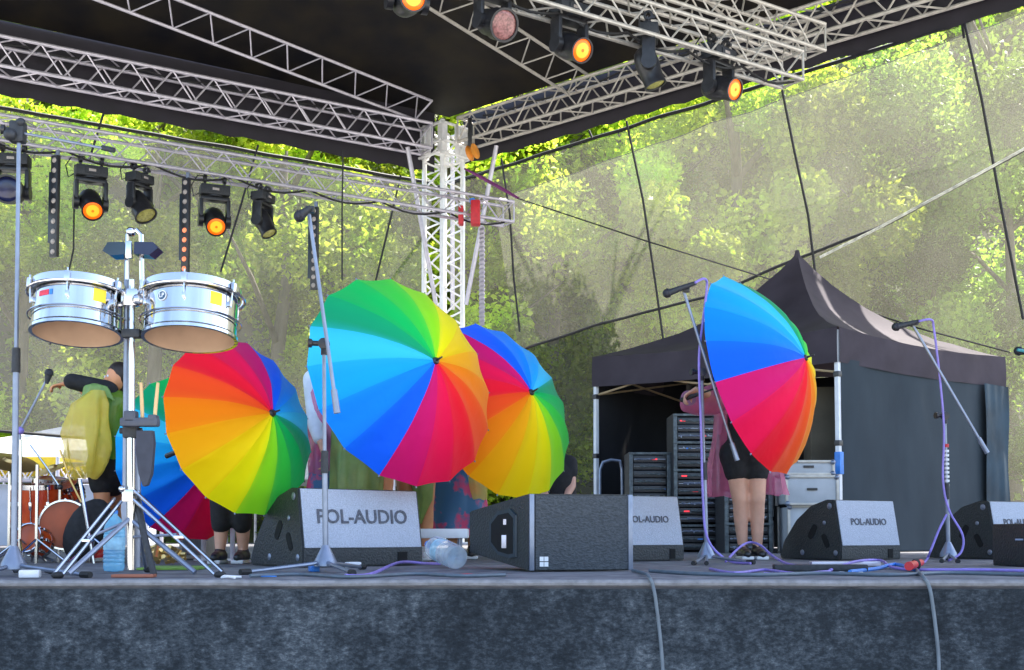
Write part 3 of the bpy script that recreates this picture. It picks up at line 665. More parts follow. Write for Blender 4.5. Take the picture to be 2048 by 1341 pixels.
# ================================================================== UMBRELLAS
RB16 = ['#0e66ff', '#0c8cff', '#16aeff', '#3cd0ff', '#10a870', '#0ac860', '#3cdc48', '#9cf020', '#fff000', '#ffd400', '#ffac00', '#ff8400', '#ff5018', '#ff1430', '#ff1050', '#e01470']
RBC = [srgb(h) for h in RB16]
ubm = bpy.data.materials.new('rainbow_umbrella_fabric'); ubm.use_nodes = True
_t = ubm.node_tree; _b = _t.nodes['Principled BSDF']; _a = _t.nodes.new('ShaderNodeAttribute'); _a.attribute_name = 'panel'
_n = _t.nodes.new('ShaderNodeTexNoise'); _n.inputs['Scale'].default_value = 9; _tc = _t.nodes.new('ShaderNodeTexCoord'); _t.links.new(_tc.outputs['Object'], _n.inputs[0])
_bp = _t.nodes.new('ShaderNodeBump'); _bp.inputs['Strength'].default_value = .45; _bp.inputs['Distance'].default_value = .02; _t.links.new(_n.outputs[0], _bp.inputs['Height']); _t.links.new(_bp.outputs[0], _b.inputs['Normal'])
_b.inputs['Specular IOR Level'].default_value = .12; _b.inputs['Roughness'].default_value = .6; _b.inputs['Sheen Weight'].default_value = .1; _t.links.new(_a.outputs['Color'], _b.inputs['Base Color'])
_tr = _t.nodes.new('ShaderNodeBsdfTranslucent'); _t.links.new(_a.outputs['Color'], _tr.inputs[0]); _ms = _t.nodes.new('ShaderNodeMixShader'); _ms.inputs[0].default_value = .30
_t.links.new(_b.outputs[0], _ms.inputs[1]); _t.links.new(_tr.outputs[0], _ms.inputs[2]); _t.links.new(_ms.outputs[0], _t.nodes['Material Output'].inputs[0])
def umbrella(label, px, py, Y, Rr, az, el, hh, seam, shaft=.78, handle=True):
    """seam = (x, y, k): where on the rim colour k of the rainbow starts"""
    c = P(px, py, Y); n = Vector((math.sin(az) * math.cos(el), -math.cos(az) * math.cos(el), math.sin(el)))
    u = Vector((0, 0, 1)).cross(n).normalized(); v = n.cross(u); H = Rr * hh; tip = c + n * H
    def rim(a): return c + (u * math.cos(a) + v * math.sin(a)) * Rr
    tx, ty = project(tip); best = min(range(720), key=lambda k: math.hypot(project(rim(math.radians(k / 2)))[0] - seam[0], project(rim(math.radians(k / 2)))[1] - seam[1])); a0 = math.radians(best / 2)
    e = .05
    p1, p2 = project(rim(a0)), project(rim(a0 + e)); th1 = math.atan2(p1[0] - tx, -(p1[1] - ty)); th2 = math.atan2(p2[0] - tx, -(p2[1] - ty)); sg = 1 if ((th2 - th1 + math.pi) % (2 * math.pi)) - math.pi > 0 else -1
    a0 -= sg * 2 * math.pi * seam[2] / 16
    t = thing('rainbow_umbrella', label, 'umbrella', c, 0, 'open rainbow umbrellas')
    SA, SR = 8, 14; vs = []; fs = []; cols = []
    def prof(t_): return H * (1 - t_ ** 2.1)
    for j in range(SR + 1):
        t_ = j / SR
        for i in range(16 * SA):
            f = (i % SA) / SA; a = a0 + sg * 2 * math.pi * i / (16 * SA); w_ = math.sin(math.pi * f)
            rr = Rr * t_ * (1 - .030 * w_ * t_); z = prof(t_) - .028 * w_ * t_ * (1.2 - t_) * 2 * Rr + (.004 * noise.noise(Vector((i * .2, j * .5, px))) )
            vs.append(c + (u * math.cos(a) + v * math.sin(a)) * rr + n * z)
            k = i // SA; cc = Vector(RBC[k])
            cols.append(None)
    me = bpy.data.meshes.new('canopy'); A = 16 * SA
    for j in range(SR):
        for i in range(A): fs.append((j * A + i, j * A + (i + 1) % A, (j + 1) * A + (i + 1) % A, (j + 1) * A + i))
    inv = ROOT[t.name].inverted()
    me.from_pydata([tuple(inv @ q) for q in vs], [], fs); me.materials.append(ubm)
    ca = me.color_attributes.new('panel', 'FLOAT_COLOR', 'CORNER'); li = 0
    for j in range(SR):
        for i in range(A):
            k = i // SA
            for (ii) in (i, i + 1, i + 1, i):
                f = (ii - k * SA) / SA
                cc = Vector(RBC[k]); nb = Vector(RBC[(k + (1 if f > .5 else -1)) % 16]); wt = max(0, abs(f - .5) - .18) / .32 * (.0 if {k, (k + (1 if f > .5 else -1)) % 16} == {0, 15} else .22)
                cc = cc.lerp(nb, wt); ca.data[li].color = (*cc, 1); li += 1
    me.validate(); me.shade_smooth(); me.set_sharp_from_angle(angle=R(40))
    o = bpy.data.objects.new('canopy', me); COL.objects.link(o); o.parent = t
    b = MB(); b.tube(tip - n * .01, tip + n * .055, .008, .004, 8); b.lathe([(.022, -.004), (.016, .008), (.008, .01)], tip, n, 12); b.build('tip', M['black'], t)
    b = MB(); b.tube(tip, c - n * (shaft - H), .006, n=8); b.build('shaft', M['black'], t)
    e_ = c - n * (shaft - H); b = MB(); b.tube(e_, e_ - n * .12, .013, .015, 10); b.build('handle', M['black'], t)
    for k in range(16):
        a = a0 + sg * 2 * math.pi * k / 16; dr = u * math.cos(a) + v * math.sin(a)
        b = MB(); b.path([c + dr * Rr * q + n * (prof(q) - .008) for q in (.02, .2, .4, .6, .8, .9, 1.0)], .0022, 5); b.tube(c + dr * Rr * .995 + n * .0, c + dr * Rr * 1.012 - n * .004, .004, n=6)
        b.tube(c + n * (H * .35), c + dr * Rr * .5 + n * (prof(.5) - .01), .002, n=5); b.build('rib', M['steel'], t)
    return t, e_, n
U = {}
U[1] = umbrella('left rainbow umbrella, orange side outward, under the right silver drum', 482.5, 852, 6.3, .487, .913, .209, .516, (496, 680, 0))
U[2] = umbrella('largest rainbow umbrella in the centre, blue and green side up', 806.5, 761, 6.4, .595, .717, .254, .498, (626, 654, 4))
U[3] = umbrella('third rainbow umbrella overlapping behind the big central one', 1000.6, 821, 7.2, .57, .76, .31, .495, (1111, 750, 4))
U[4] = umbrella('rainbow umbrella on the right seen nearly edge on before the tent', 1510.8, 750, 7.2, .627, .962, .239, .52, (1432, 765, 0), shaft=.72)
U[5] = umbrella('rainbow umbrella mostly hidden behind the left one and drum stand', 385, 915, 7.4, .52, .80, .02, .52, (296, 1060, 0))

# ================================================================== PEOPLE
def solid(segs, vox, smooth_it=6):
    """one continuous surface from tapered capsules (p0, p1, r0, r1) or balls (p, None, r, (sx,sy,sz))"""
    b = MB()
    for s_ in segs:
        if s_[1] is None: b.ball(s_[0], s_[2], s_[3], 2); continue
        p0, p1, r0, r1 = Vector(s_[0]), Vector(s_[1]), s_[2], s_[3]
        b.ball(p0, r0, sub=2); b.ball(p1, r1, sub=2); b.tube(p0, p1, r0, r1, 12)
    me = bpy.data.meshes.new('tmp'); b.b.to_mesh(me); b.b.free(); o = bpy.data.objects.new('tmp', me); COL.objects.link(o)
    r = o.modifiers.new('r', 'REMESH'); r.mode = 'VOXEL'; r.voxel_size = vox
    sm = o.modifiers.new('s', 'SMOOTH'); sm.factor = .5; sm.iterations = smooth_it
    dg = bpy.context.evaluated_depsgraph_get(); m2 = bpy.data.meshes.new_from_object(o.evaluated_get(dg)); bpy.data.objects.remove(o); bpy.data.meshes.remove(me)
    return m2
def addmesh(name, me, m, parent):
    rt = parent
    while rt.parent is not None: rt = rt.parent
    me.transform(ROOT[rt.name].inverted()); me.name = name; me.materials.clear(); me.materials.append(m); me.shade_smooth()
    o = bpy.data.objects.new(name, me); COL.objects.link(o); o.parent = parent; return o
def hand(wr, d, palm_n, s=1.0):
    """segments of a slightly curled hand; d = pointing direction, palm_n = palm normal"""
    d = d.normalized(); side = d.cross(palm_n).normalized(); pn = side.cross(d).normalized(); out = []
    pc = wr + d * .045 * s
    for k in range(4):
        o_ = side * ((k - 1.5) * .019 * s); L_ = (.060, .072, .068, .052)[k] * s
        k0 = wr + d * .085 * s + o_; out.append((wr + o_ * .6 + d * .01, k0, .013 * s, .0105 * s))
        k1 = k0 + (d * .8 + pn * .5).normalized() * L_ * .5; k2 = k1 + (d * .15 + pn * 1).normalized() * L_ * .35; k3 = k2 + (pn * .6 - d * .7).normalized() * L_ * .3
        out += [(k0, k1, .0095 * s, .0085 * s), (k1, k2, .0085 * s, .0078 * s), (k2, k3, .0078 * s, .0068 * s)]
    t0 = wr + d * .03 * s - side * .028 * s; t1 = t0 + (d * .5 - side * .6 + pn * .4).normalized() * .035 * s; t2 = t1 + (d * .7 + pn * .8).normalized() * .03 * s
    out += [(wr + d * .015 * s, t0, .014 * s, .013 * s), (t0, t1, .012 * s, .010 * s), (t1, t2, .010 * s, .008 * s)]
    return out
def person(label, J, skin='skin', hair=(.05, .025, .012), shoe='black', k=1.0, vox=.011, clothes=(), hairlen=.12, feet=True, group=None, face=Vector((0, -1, 0))):
    """J: joint positions in the world"""
    H = J['head']; t = thing('person', label, 'person', (J['pel'].x, J['pel'].y, 0), 0, group)
    sg = [(J['pel'], J['chest'], .115 * k, .12 * k), (J['chest'], J['neck'], .10 * k, .05 * k), (J['neck'], H, .045 * k, .055 * k), (H, None, .098 * k, (.84, .98, 1.14)),
          (H + face * .02 * k - Vector((0, 0, .055 * k)), None, .06 * k, (.9, .95, .9))]
    sg.append((H + face * .095 * k - Vector((0, 0, .012 * k)), H + face * .112 * k - Vector((0, 0, .035 * k)), .009 * k, .014 * k))      # nose
    rt = Vector((-face.y, face.x, 0)).normalized()
    for q in (-1, 1):
        sg.append((H + rt * q * .083 * k - Vector((0, 0, .005)), None, .026 * k, (.35, .7, 1.1) if abs(face.y) > .5 else (.7, .35, 1.1)))
        sg.append((H + face * .088 * k + rt * q * .02 * k - Vector((0, 0, .068 * k)), H + face * .095 * k - Vector((0, 0, .066 * k)), .008 * k, .010 * k))   # lips
    for s_ in 'lr':
        if 'sh' + s_ in J:
            sh, elb, wr = J['sh' + s_], J['el' + s_], J['wr' + s_]
            sg += [(J['chest'] + (J['neck'] - J['chest']) * .5, sh, .075 * k, .055 * k), (sh, elb, .050 * k, .038 * k), (elb, wr, .038 * k, .025 * k)]
            sg += hand(wr, J.get('hd' + s_, (wr - elb)), J.get('pn' + s_, Vector((0, 0, -1))), k)
        hp, kn, an = J['hip' + s_], J['kn' + s_], J['an' + s_]
        mid = kn.lerp(an, .3); mid.y += .012
        sg += [(J['pel'], hp, .11 * k, .095 * k), (hp, kn, .085 * k, .056 * k), (kn, mid, .052 * k, .054 * k), (mid, an, .054 * k, .034 * k), (an, an + Vector((0, -.09 * k, -.035 * k)), .034 * k, .026 * k)]
    addmesh('body', solid(sg, vox), M[skin], t)
    for s_ in 'lr':
        an = J['an' + s_]
        if feet:
            me = solid([(Vector((an.x, an.y + .03, .045)), Vector((an.x, an.y - .12 * k, .038)), .048 * k, .040 * k), (Vector((an.x, an.y - .12 * k, .036)), Vector((an.x, an.y - .17 * k, .034)), .038 * k, .030 * k), (Vector((an.x, an.y, .05)), an + Vector((0, 0, .01)), .046 * k, .042 * k)], .008, 4)
            sh = addmesh('shoe', me, M[shoe], t)
            b = MB(); b.box((an.x, an.y - .06 * k, .012), (.088 * k, .26 * k, .022), bev=.009); b.build('sole', M['white'], sh)
    # eyes
    for q in (-1, 1):
        b = MB(); b.ball(H + face * .079 * k + rt * q * .033 * k + Vector((0, 0, .005 * k)), .011 * k); ey = b.build('eye', M['white'], t); b = MB(); b.ball(H + face * .0865 * k + rt * q * .033 * k + Vector((0, 0, .005 * k)), .0055 * k); b.build('iris', M['hairdark'], ey)
    hm_ = mat('hair', hair, .55, 0, .3, 30, .5, stretch=(4, 4, .5))
    hs_ = [(H - face * .02 * k + Vector((0, 0, .025 * k)), None, .103 * k, (.92, 1.0, 1.08))]
    if hairlen: hs_ += [(H - face * .06 * k, H - face * .075 * k - Vector((0, 0, hairlen)), .07 * k, .04 * k)]
    addmesh('hair', solid(hs_, .012), hm_, t)
    for nm, m_, segs, vx in clothes: addmesh(nm, solid(segs, vx), M[m_], t)
    return t
def px(x, y, Y): return P(x, y, Y)
def loft(name, m, parent, rings, n=48, fold=.05, fq=7, seed=0, gap=0, gc=-90):
    """open garment: rings of (centre, rx, ry)"""
    b = MB(); vs = []; K = len(rings)
    sub = []
    for a, c in zip(rings, rings[1:]):
        for q in range(4): f = q / 4; sub.append((a[0].lerp(c[0], f), a[1] + (c[1] - a[1]) * f, a[2] + (c[2] - a[2]) * f))
    sub.append(rings[-1])
    for j, (c, rx, ry) in enumerate(sub):
        v = j / (len(sub) - 1)
        for i in range(n):
            a = 2 * math.pi * i / n; f = 1 + fold * v * (math.sin(fq * a + seed + 1.5 * noise.noise(Vector((a, v * 2, seed)))) + noise.noise(Vector((math.cos(a) * 3, math.sin(a) * 3, v * 4 + seed))) * 1.5)
            p = c + Vector((rx * f * math.cos(a), ry * f * math.sin(a), .03 * v * noise.noise(Vector((math.cos(a) * 2, math.sin(a) * 2, seed + 4)))))
            vs.append(p)
    def open_(i, k): return gap and k > 3 and abs((math.degrees(2 * math.pi * (i + .5) / n) - gc + 180) % 360 - 180) < gap * min(1, (k - 3) / 6)
    fs = [(k * n + i, k * n + (i + 1) % n, (k + 1) * n + (i + 1) % n, (k + 1) * n + i) for k in range(len(sub) - 1) for i in range(n) if not open_(i, k)]
    b.mesh(vs, fs); b2 = b.b; bmesh.ops.delete(b2, geom=[v for v in b2.verts if not v.link_faces], context='VERTS'); return b.build(name, M[m], parent, smooth=80)

# --- woman under the right umbrella
Y = 8.0
J = dict(pel=px(1489, 898, Y), chest=px(1492, 800, Y), neck=px(1495, 742, Y), head=px(1500, 702, Y), shl=px(1456, 768, Y), ell=px(1420, 793, Y - .12), wrl=U[4][1] - U[4][2] * .05 + Vector((.035, .02, .045)), hdl=Vector((-.7, -.1, -.45)), pnl=Vector((0, -.5, -1)),
         shr=px(1530, 768, Y), elr=px(1558, 815, Y - .12), wrr=px(1545, 775, Y - .32), hipl=px(1469, 910, Y), hipr=px(1512, 910, Y), knl=px(1480, 1003, Y - .02), knr=px(1515, 1003, Y - .02), anl=px(1486, 1098, Y), anr=px(1515, 1098, Y), hdr=Vector((.2, -.5, 1)))
wo = person('person in pink plastic poncho and black shorts behind the right umbrella', J, k=.93, vox=.010, clothes=[
    ('shorts', 'cloth_bk', [(J['pel'] + Vector((0, 0, .10)), J['pel'], .108, .122), (J['pel'], J['hipl'], .12, .108), (J['pel'], J['hipr'], .12, .108), (J['hipl'], J['hipl'].lerp(J['knl'], .38), .104, .084), (J['hipr'], J['hipr'].lerp(J['knr'], .38), .104, .084)], .012),
    ('shirt', 'cloth_bk', [(J['pel'] + Vector((0, 0, .08)), J['chest'], .118, .122), (J['chest'], J['neck'] - Vector((0, 0, .04)), .115, .06), (J['shl'], J['chest'] + Vector((0, 0, .08)), .068, .08), (J['shr'], J['chest'] + Vector((0, 0, .08)), .068, .08), (J['shl'], J['ell'], .064, .052)], .012)])
loft('poncho', 'pinkfilm', wo, [(px(1494, 752, Y), .09, .09), (px(1492, 775, Y), .21, .14), (px(1486, 850, Y + .02), .20, .17), (px(1488, 930, Y + .06), .24, .2), (px(1494, 990, Y + .10), .27, .2)], fold=.08, seed=2, gap=62, gc=-90)
sl_ = MB(); sl_.path([J['shl'] + Vector((.05, 0, -.03)), J['shl'] + Vector((0, -.03, -.06)), J['ell'] + Vector((0, 0, -.03)), px(1392, 806, Y - .22), px(1366, 812, Y - .25)], [.09, .10, .10, .085, .04], 18); sl_.build('poncho_sleeve', M['pinkfilm'], wo, smooth=80)
sl_ = MB(); sl_.lathe([(0, 0), (.05, 0), (.05, .004), (0, .004)], px(1377, 797, Y - .40), (0, -1, .1), 20); sl_.build('printed_mark', mat('grey_print', (.28, .12, .2), .5), wo)

# --- yellow poncho kid on the left
Y = 7.5
J = dict(pel=px(214, 925, Y), chest=px(210, 835, Y), neck=px(214, 785, Y), head=px(233, 756, Y), shl=px(190, 800, Y), ell=px(158, 770, Y - .05), wrl=px(130, 768, Y - .1), hdl=Vector((-1, -.1, -.2)), shr=px(238, 805, Y), elr=px(262, 850, Y + .1), wrr=px(285, 870, Y + .12),
         hipl=px(202, 935, Y), hipr=px(226, 935, Y), knl=px(204, 1015, Y), knr=px(228, 1015, Y + .2), anl=px(206, 1100, Y), anr=px(232, 1098, Y + .25))
yo = person('person in yellow and green plastic poncho with one arm stretched out', J, skin='orange_lit_skin', k=.80, shoe='red', hair=(.02, .012, .008), clothes=[
    ('shorts', 'cloth_bk', [(J['pel'] + Vector((0, 0, .06)), J['hipl'], .105, .095), (J['pel'], J['hipr'], .105, .09), (J['hipl'], J['hipl'].lerp(J['knl'], .45), .092, .075), (J['hipr'], J['hipr'].lerp(J['knr'], .45), .092, .075)], .012),
    ('black_top', 'cloth_bk', [(J['pel'], J['chest'], .10, .105), (J['chest'], J['neck'], .10, .06), (J['shl'], J['chest'], .06, .09), (J['shr'], J['chest'], .06, .09), (J['neck'] + Vector((.03, -.05, .01)), px(143, 763, Y - .12), .058, .052), (J['shr'], J['elr'], .06, .05)], .012)], face=Vector((-.8, -.6, 0)))
loft('poncho', 'grnfilm', yo, [(px(218, 782, Y), .08, .08), (px(216, 800, Y), .15, .13), (px(216, 860, Y), .13, .14), (px(220, 918, Y), .125, .14)], fold=.07, seed=5)
loft('poncho_wing', 'yelfilm', yo, [(px(196, 782, Y - .20), .04, .05), (px(180, 808, Y - .20), .11, .06), (px(172, 870, Y - .20), .135, .06), (px(172, 925, Y - .18), .115, .05), (px(168, 958, Y - .15), .06, .04)], fold=.26, fq=6, seed=8)
loft('poncho_hood', 'limefilm', yo, [(px(190, 768, Y - .16), .02, .02), (px(192, 774, Y - .16), .07, .05), (px(196, 800, Y - .14), .10, .06)], fold=.1, seed=9)

# --- holder of the left umbrella
Y = 6.85
J = dict(pel=px(462, 965, Y), chest=px(470, 860, Y), neck=px(474, 795, Y), head=px(478, 752, Y), shl=px(440, 818, Y), ell=px(432, 870, Y - .05), wrl=px(455, 840, Y - .2), shr=px(505, 818, Y), elr=px(505, 875, Y - .05), wrr=px(470, 855, Y - .2),
         hipl=px(448, 975, Y), hipr=px(480, 975, Y), knl=px(442, 1040, Y), knr=px(484, 1040, Y), anl=px(440, 1108, Y), anr=px(486, 1106, Y + .05))
p1 = person('person with black leggings and dark shoes hidden behind the left umbrella', J, k=.82, clothes=[('leggings', 'cloth_bk', [(J['pel'], J['hipl'], .11, .09), (J['pel'], J['hipr'], .11, .09), (J['hipl'], J['knl'], .088, .060), (J['hipr'], J['knr'], .088, .060), (J['knl'], J['knl'].lerp(J['anl'], .15), .060, .056), (J['knr'], J['knr'].lerp(J['anr'], .15), .060, .056)], .011),
    ('dark_shirt', 'cloth_bk', [(J['pel'], J['chest'], .11, .115), (J['chest'], J['neck'], .11, .06), (J['shl'], J['chest'], .06, .09), (J['shr'], J['chest'], .06, .09), (J['shl'], J['ell'], .055, .05), (J['shr'], J['elr'], .055, .05)], .012)])
# --- person between left and central umbrellas
Y = 7.5
def stand(xc, Y, top, k, arms=True, lean=0):
    f = project(FL(xc, Y))[1]; h = f - top; s = h / 100
    q = lambda dx, fr: px(xc + dx * h / 450, top + fr * h, Y)
    return dict(pel=q(0, .50), chest=q(0, .30), neck=q(0, .17), head=q(0, .085), shl=q(-42, .20), ell=q(-52, .37), wrl=q(-48, .52), shr=q(42, .20), elr=q(52, .37), wrr=q(46, .52), hipl=q(-22, .53), hipr=q(22, .53), knl=q(-22, .74), knr=q(22, .74), anl=q(-22, .955), anr=q(22, .955))
J = stand(668, Y, 668, .9)
J['wrl'] = px(648, 905, Y - .25); J['ell'] = px(632, 850, Y - .1); J['hdl'] = Vector((.1, 0, -1))
p2 = person('person in striped top and pink poncho between the left and central umbrellas', J, k=.88, clothes=[('striped_top', 'stripe', [(J['pel'], J['chest'], .11, .12), (J['chest'], J['neck'], .11, .06), (J['shl'], J['ell'], .065, .055), (J['ell'], J['ell'].lerp(J['wrl'], .5), .055, .045)], .012),
   ('skirt', 'tiedye', [(J['pel'], J['knl'], .13, .12), (J['pel'], J['knr'], .13, .12)], .014)])
loft('poncho', 'pinkfilm', p2, [(px(662, 760, Y), .1, .1), (px(660, 790, Y), .15, .14), (px(655, 880, Y), .12, .15), (px(655, 950, Y), .11, .17)], fold=.08, seed=3)
# --- holder of the central umbrella
Y = 7.35
J = stand(745, Y, 640, .9)
p3 = person('person in pale green plastic poncho behind the big central umbrella', J, skin='orange_lit_skin', k=.9, shoe='white', clothes=[('shorts', 'cloth_bk', [(J['pel'], J['hipl'], .12, .10), (J['pel'], J['hipr'], .12, .10), (J['hipl'], J['hipl'].lerp(J['knl'], .3), .1, .085), (J['hipr'], J['hipr'].lerp(J['knr'], .3), .1, .085)], .012)])
loft('poncho', 'limefilm', p3, [(px(745, 712, Y), .09, .09), (px(742, 735, Y), .19, .14), (px(728, 850, Y), .19, .17), (px(715, 985, Y), .16, .17)], fold=.07, seed=4)
# --- orange poncho person
Y = 7.7
J = stand(832, Y, 690, .9)
p4 = person('person with bare orange lit legs and green poncho hem behind central umbrella', J, skin='orange_lit_skin', k=.88, shoe='white', clothes=[('shorts', 'cloth_bk', [(J['pel'], J['hipl'], .12, .10), (J['pel'], J['hipr'], .12, .10)], .012)])
loft('poncho', 'limefilm', p4, [(px(832, 755, Y), .09, .09), (px(832, 780, Y), .17, .14), (px(838, 900, Y), .12, .16), (px(848, 1000, Y), .06, .12), (px(838, 1050, Y), .02, .05)], fold=.06, seed=6)
# --- wide tie-dye skirt, holder of third umbrella
Y = 8.1
J = stand(925, Y, 715, .9)
p5 = person('person in wide blue skirt with pink patches behind the third umbrella', J, skin='orange_lit_skin', k=.86, clothes=[('top', 'stripe', [(J['pel'], J['chest'], .11, .12), (J['chest'], J['neck'], .11, .06), (J['shl'], J['ell'], .06, .05), (J['shr'], J['elr'], .06, .05)], .012)])
loft('skirt', 'tiedye', p5, [(px(915, 905, Y), .13, .12), (px(905, 960, Y), .20, .18), (px(895, 1010, Y), .26, .22), (px(885, 1062, Y), .32, .25), (px(885, 1070, Y), .31, .24)], fold=.11, fq=9, seed=7)
loft('poncho', 'yelfilm', p5, [(px(930, 790, Y), .09, .09), (px(932, 815, Y), .16, .13), (px(938, 900, Y), .13, .15), (px(945, 1000, Y), .10, .15)], fold=.07, seed=11)
# --- kneeling black-shirt person
Y = 9.0
f = project(FL(1120, Y))[1]
J = dict(pel=px(1118, 1035, Y), chest=px(1122, 950, Y), neck=px(1116, 905, Y), head=px(1108, 872, Y - .05), shl=px(1090, 925, Y), ell=px(1085, 975, Y - .1), wrl=px(1098, 1010, Y - .25), shr=px(1139, 926, Y - .02), elr=px(1144, 972, Y - .06), wrr=px(1128, 1003, Y - .2), hipl=px(1100, 1045, Y), hipr=px(1124, 1045, Y), knl=px(1095, 1092, Y - .25), knr=px(1128, 1092, Y - .25), anl=px(1095, 1098, Y + .2), anr=px(1128, 1098, Y + .2))
p6 = person('kneeling person in black short sleeved shirt left of the tent', J, k=.88, hair=(.40, .22, .10), hairlen=.16, clothes=[('shirt', 'cloth_bk', [(J['pel'], J['chest'], .125, .12), (J['chest'], J['neck'], .10, .055), (J['shl'], J['chest'], .06, .09), (J['shr'], J['chest'], .06, .09), (J['shr'], J['shr'].lerp(J['elr'], .4), .062, .058), (J['shl'], J['shl'].lerp(J['ell'], .4), .062, .058)], .011), ('trousers', 'cloth_bk', [(J['pel'], J['hipl'], .12, .10), (J['pel'], J['hipr'], .12, .10), (J['hipl'], J['knl'], .095, .065), (J['hipr'], J['knr'], .095, .065), (J['knl'], J['anl'], .062, .045), (J['knr'], J['anr'], .062, .045)], .012)])

# ================================================================== TIMBALES
TY = 4.78; DRUMS = []
def drum(label, x0, x1, ytop, ybot, badge):
    a, c = P(x0, ytop, TY), P(x1, ytop, TY); cx = (a.x + c.x) / 2; r = (c.x - a.x) / 2; zt = a.z; zb = P(cx, ybot, TY).z; zb = P(x0, ybot, TY).z; H = zt - zb
    o = Vector((cx, TY, zb)); t = thing('timbale', label, 'drum', o, 0, 'silver drums on the chrome stand'); DRUMS.append(t); S = 1.0
    b = MB(); b.lathe([(r * .86, -.0), (r * .93, 0), (r * .93, .012), (r * .90, .02), (r * .90, H * .33), (r * .915, H * .345), (r * .90, H * .36), (r * .90, H - .03), (r * .93, H - .028)], o, n=48); b.build('shell', M['shell'], t)
    b = MB(); b.lathe([(r * .865, .001), (r * .855, .02), (r * .855, H - .03)], o, n=48); b.build('inner_wall', mat('bounce_lit_inner_wall', (.50, .33, .22), .5, 0, .2, 5), t, fixn=False)  # tan colour stands in for ground bounce inside the steel shell
    b = MB(); b.lathe([(r * .86, H - .03), (r * .85, H - .034), (0, H - .036)], o, n=40); b.build('drumhead_underside', mat('translucent_brown_drumhead', (.58, .39, .28), .4, 0, .45, 7, 0, .5), t)  # brown raised to imitate floor bounce, mottling stands in for lug shadows
    b = MB(); b.path([o + Vector((r * 1.02 * math.cos(q * math.pi / 24), r * 1.02 * math.sin(q * math.pi / 24), H - .035)) for q in range(49)], .006, 8, cap=False); b.lathe([(r * .93, H - .01), (r * .955, H - .035), (r * .97, H - .035), (r * .965, H + .004), (r * .94, H + .004)], o, n=48); b.build('counterhoop', M['chrome'], t)
    b = MB(); b.path([o + Vector((r * .975 * math.cos(q * math.pi / 24), r * .975 * math.sin(q * math.pi / 24), H * .33)) for q in range(49)], .0035, 6, cap=False); b.build('lower_band', M['chrome'], t)
    for k in range(6):
        an = R(-84 + 60 * k); d = Vector((math.cos(an), math.sin(an), 0)); p = o + d * r * .99
        b = MB(); b.box(p + Vector((0, 0, H - .020)) + d * .006, (.016, .022, .040), (0, 0, an), .004); b.box(o + d * r * .93 + Vector((0, 0, H - .085)), (.02, .014, .022), (0, 0, an), .004); b.tube(o + d * r * 1.0 + Vector((0, 0, H + .014)), o + d * r * .955 + Vector((0, 0, H - .10)), .0036, n=8); b.build('tension_lug', M['chrome'], t)
    def sticker(ang, w_, h_, z, m, nm, rad=.905):
        b = MB(); vs = []; K = 8
        for i in range(K + 1):
            q = R(ang) + (i / K - .5) * w_ / r
            for zz in (z - h_ / 2, z + h_ / 2): vs.append(o + Vector((math.cos(q) * r * rad, math.sin(q) * r * rad, zz)))
        b.mesh(vs, [(2 * i, 2 * i + 2, 2 * i + 3, 2 * i + 1) for i in range(K)]); return b.build(nm, m, t)
    sticker(-44, .058, .052, H * .62, mat('yellow_sticker', (.90, .66, .02), .5, 0, .06, 20), 'yellow_sticker')
    if badge == 'red':
        sticker(-118, .058, .022, H * .62, mat('red_sticker', (.65, .03, .06), .5, 0, .3, 60), 'red_sticker')
        sticker(-106, .016, .022, H * .62, M['blue'], 'blue_sticker_end', .906)
    else:
        q = R(-112); d = Vector((math.cos(q), math.sin(q), 0)); ce = o + d * r * .905 + Vector((0, 0, H * .60))
        b = MB(); b.lathe([(.0205, 0), (.0205, .003), (0, .003)], ce, d, 24); bd = b.build('round_badge', M['white'], t)
        b = MB(); b.lathe([(.0165, .003), (.0165, .0045), (0, .0045)], ce, d, 24); b.build('badge_disc', mat('dark_blue_enamel', (.02, .07, .14), .4, 0, .1, 20), bd)
        text('LP', .024, ce + d * .0052, d, M['white'], 'badge_letters', bd)
    return t, o, r, H
def text(body, size, at, nrm, m, name, parent, ext=.0006, up=Vector((0, 0, 1))):
    cu = bpy.data.curves.new(name, 'FONT'); cu.body = body; cu.size = size; cu.align_x = 'CENTER'; cu.align_y = 'CENTER'; cu.extrude = ext; cu.offset = size * .018; cu.resolution_u = 3
    o = bpy.data.objects.new('tmp', cu); COL.objects.link(o); dg = bpy.context.evaluated_depsgraph_get(); me = bpy.data.meshes.new_from_object(o.evaluated_get(dg)); bpy.data.objects.remove(o)
    n = nrm.normalized(); x = up.cross(n).normalized(); y = n.cross(x); mt = Matrix((x, y, n)).transposed().to_4x4(); mt.translation = at
    rt = parent
    while rt.parent is not None: rt = rt.parent
    me.transform(ROOT[rt.name].inverted() @ mt); me.name = name; me.materials.clear(); me.materials.append(m)
    o = bpy.data.objects.new(name, me); COL.objects.link(o); o.parent = parent; return o
M['shell'] = mat('polished_steel_shell', (.66, .66, .66), .10, 1, .30, 4, .2, stretch=(3, 3, .3))  # vertical tone streaks imitate reflections in the polished shell
drum('round silver drum with a red sticker at the far left', 58, 252, 579, 676, 'red')
drum('round silver drum with a round lettered badge, right of the stand', 280, 482, 583, 686, 'lp')
for q_ in DRUMS: q_.rotation_euler = (R(-8.5), 0, 0); q_.location.z += .012
st_ = thing('timbale_stand', 'chrome tripod stand between the two silver drums', 'drum stand', FL(264, TY))
def pt(name, m, pts, r, n=10, par=None): b = MB(); b.path(pts, r, n); return b.build(name, M[m], par or st_)
f0 = FL(264, TY)
pt('centre_tube', 'chrome', [P(262, 1140, TY), P(262, 865, TY)], .0165, 14); pt('upper_tube', 'chrome', [P(263, 870, TY), P(264, 560, TY)], .0125, 12)
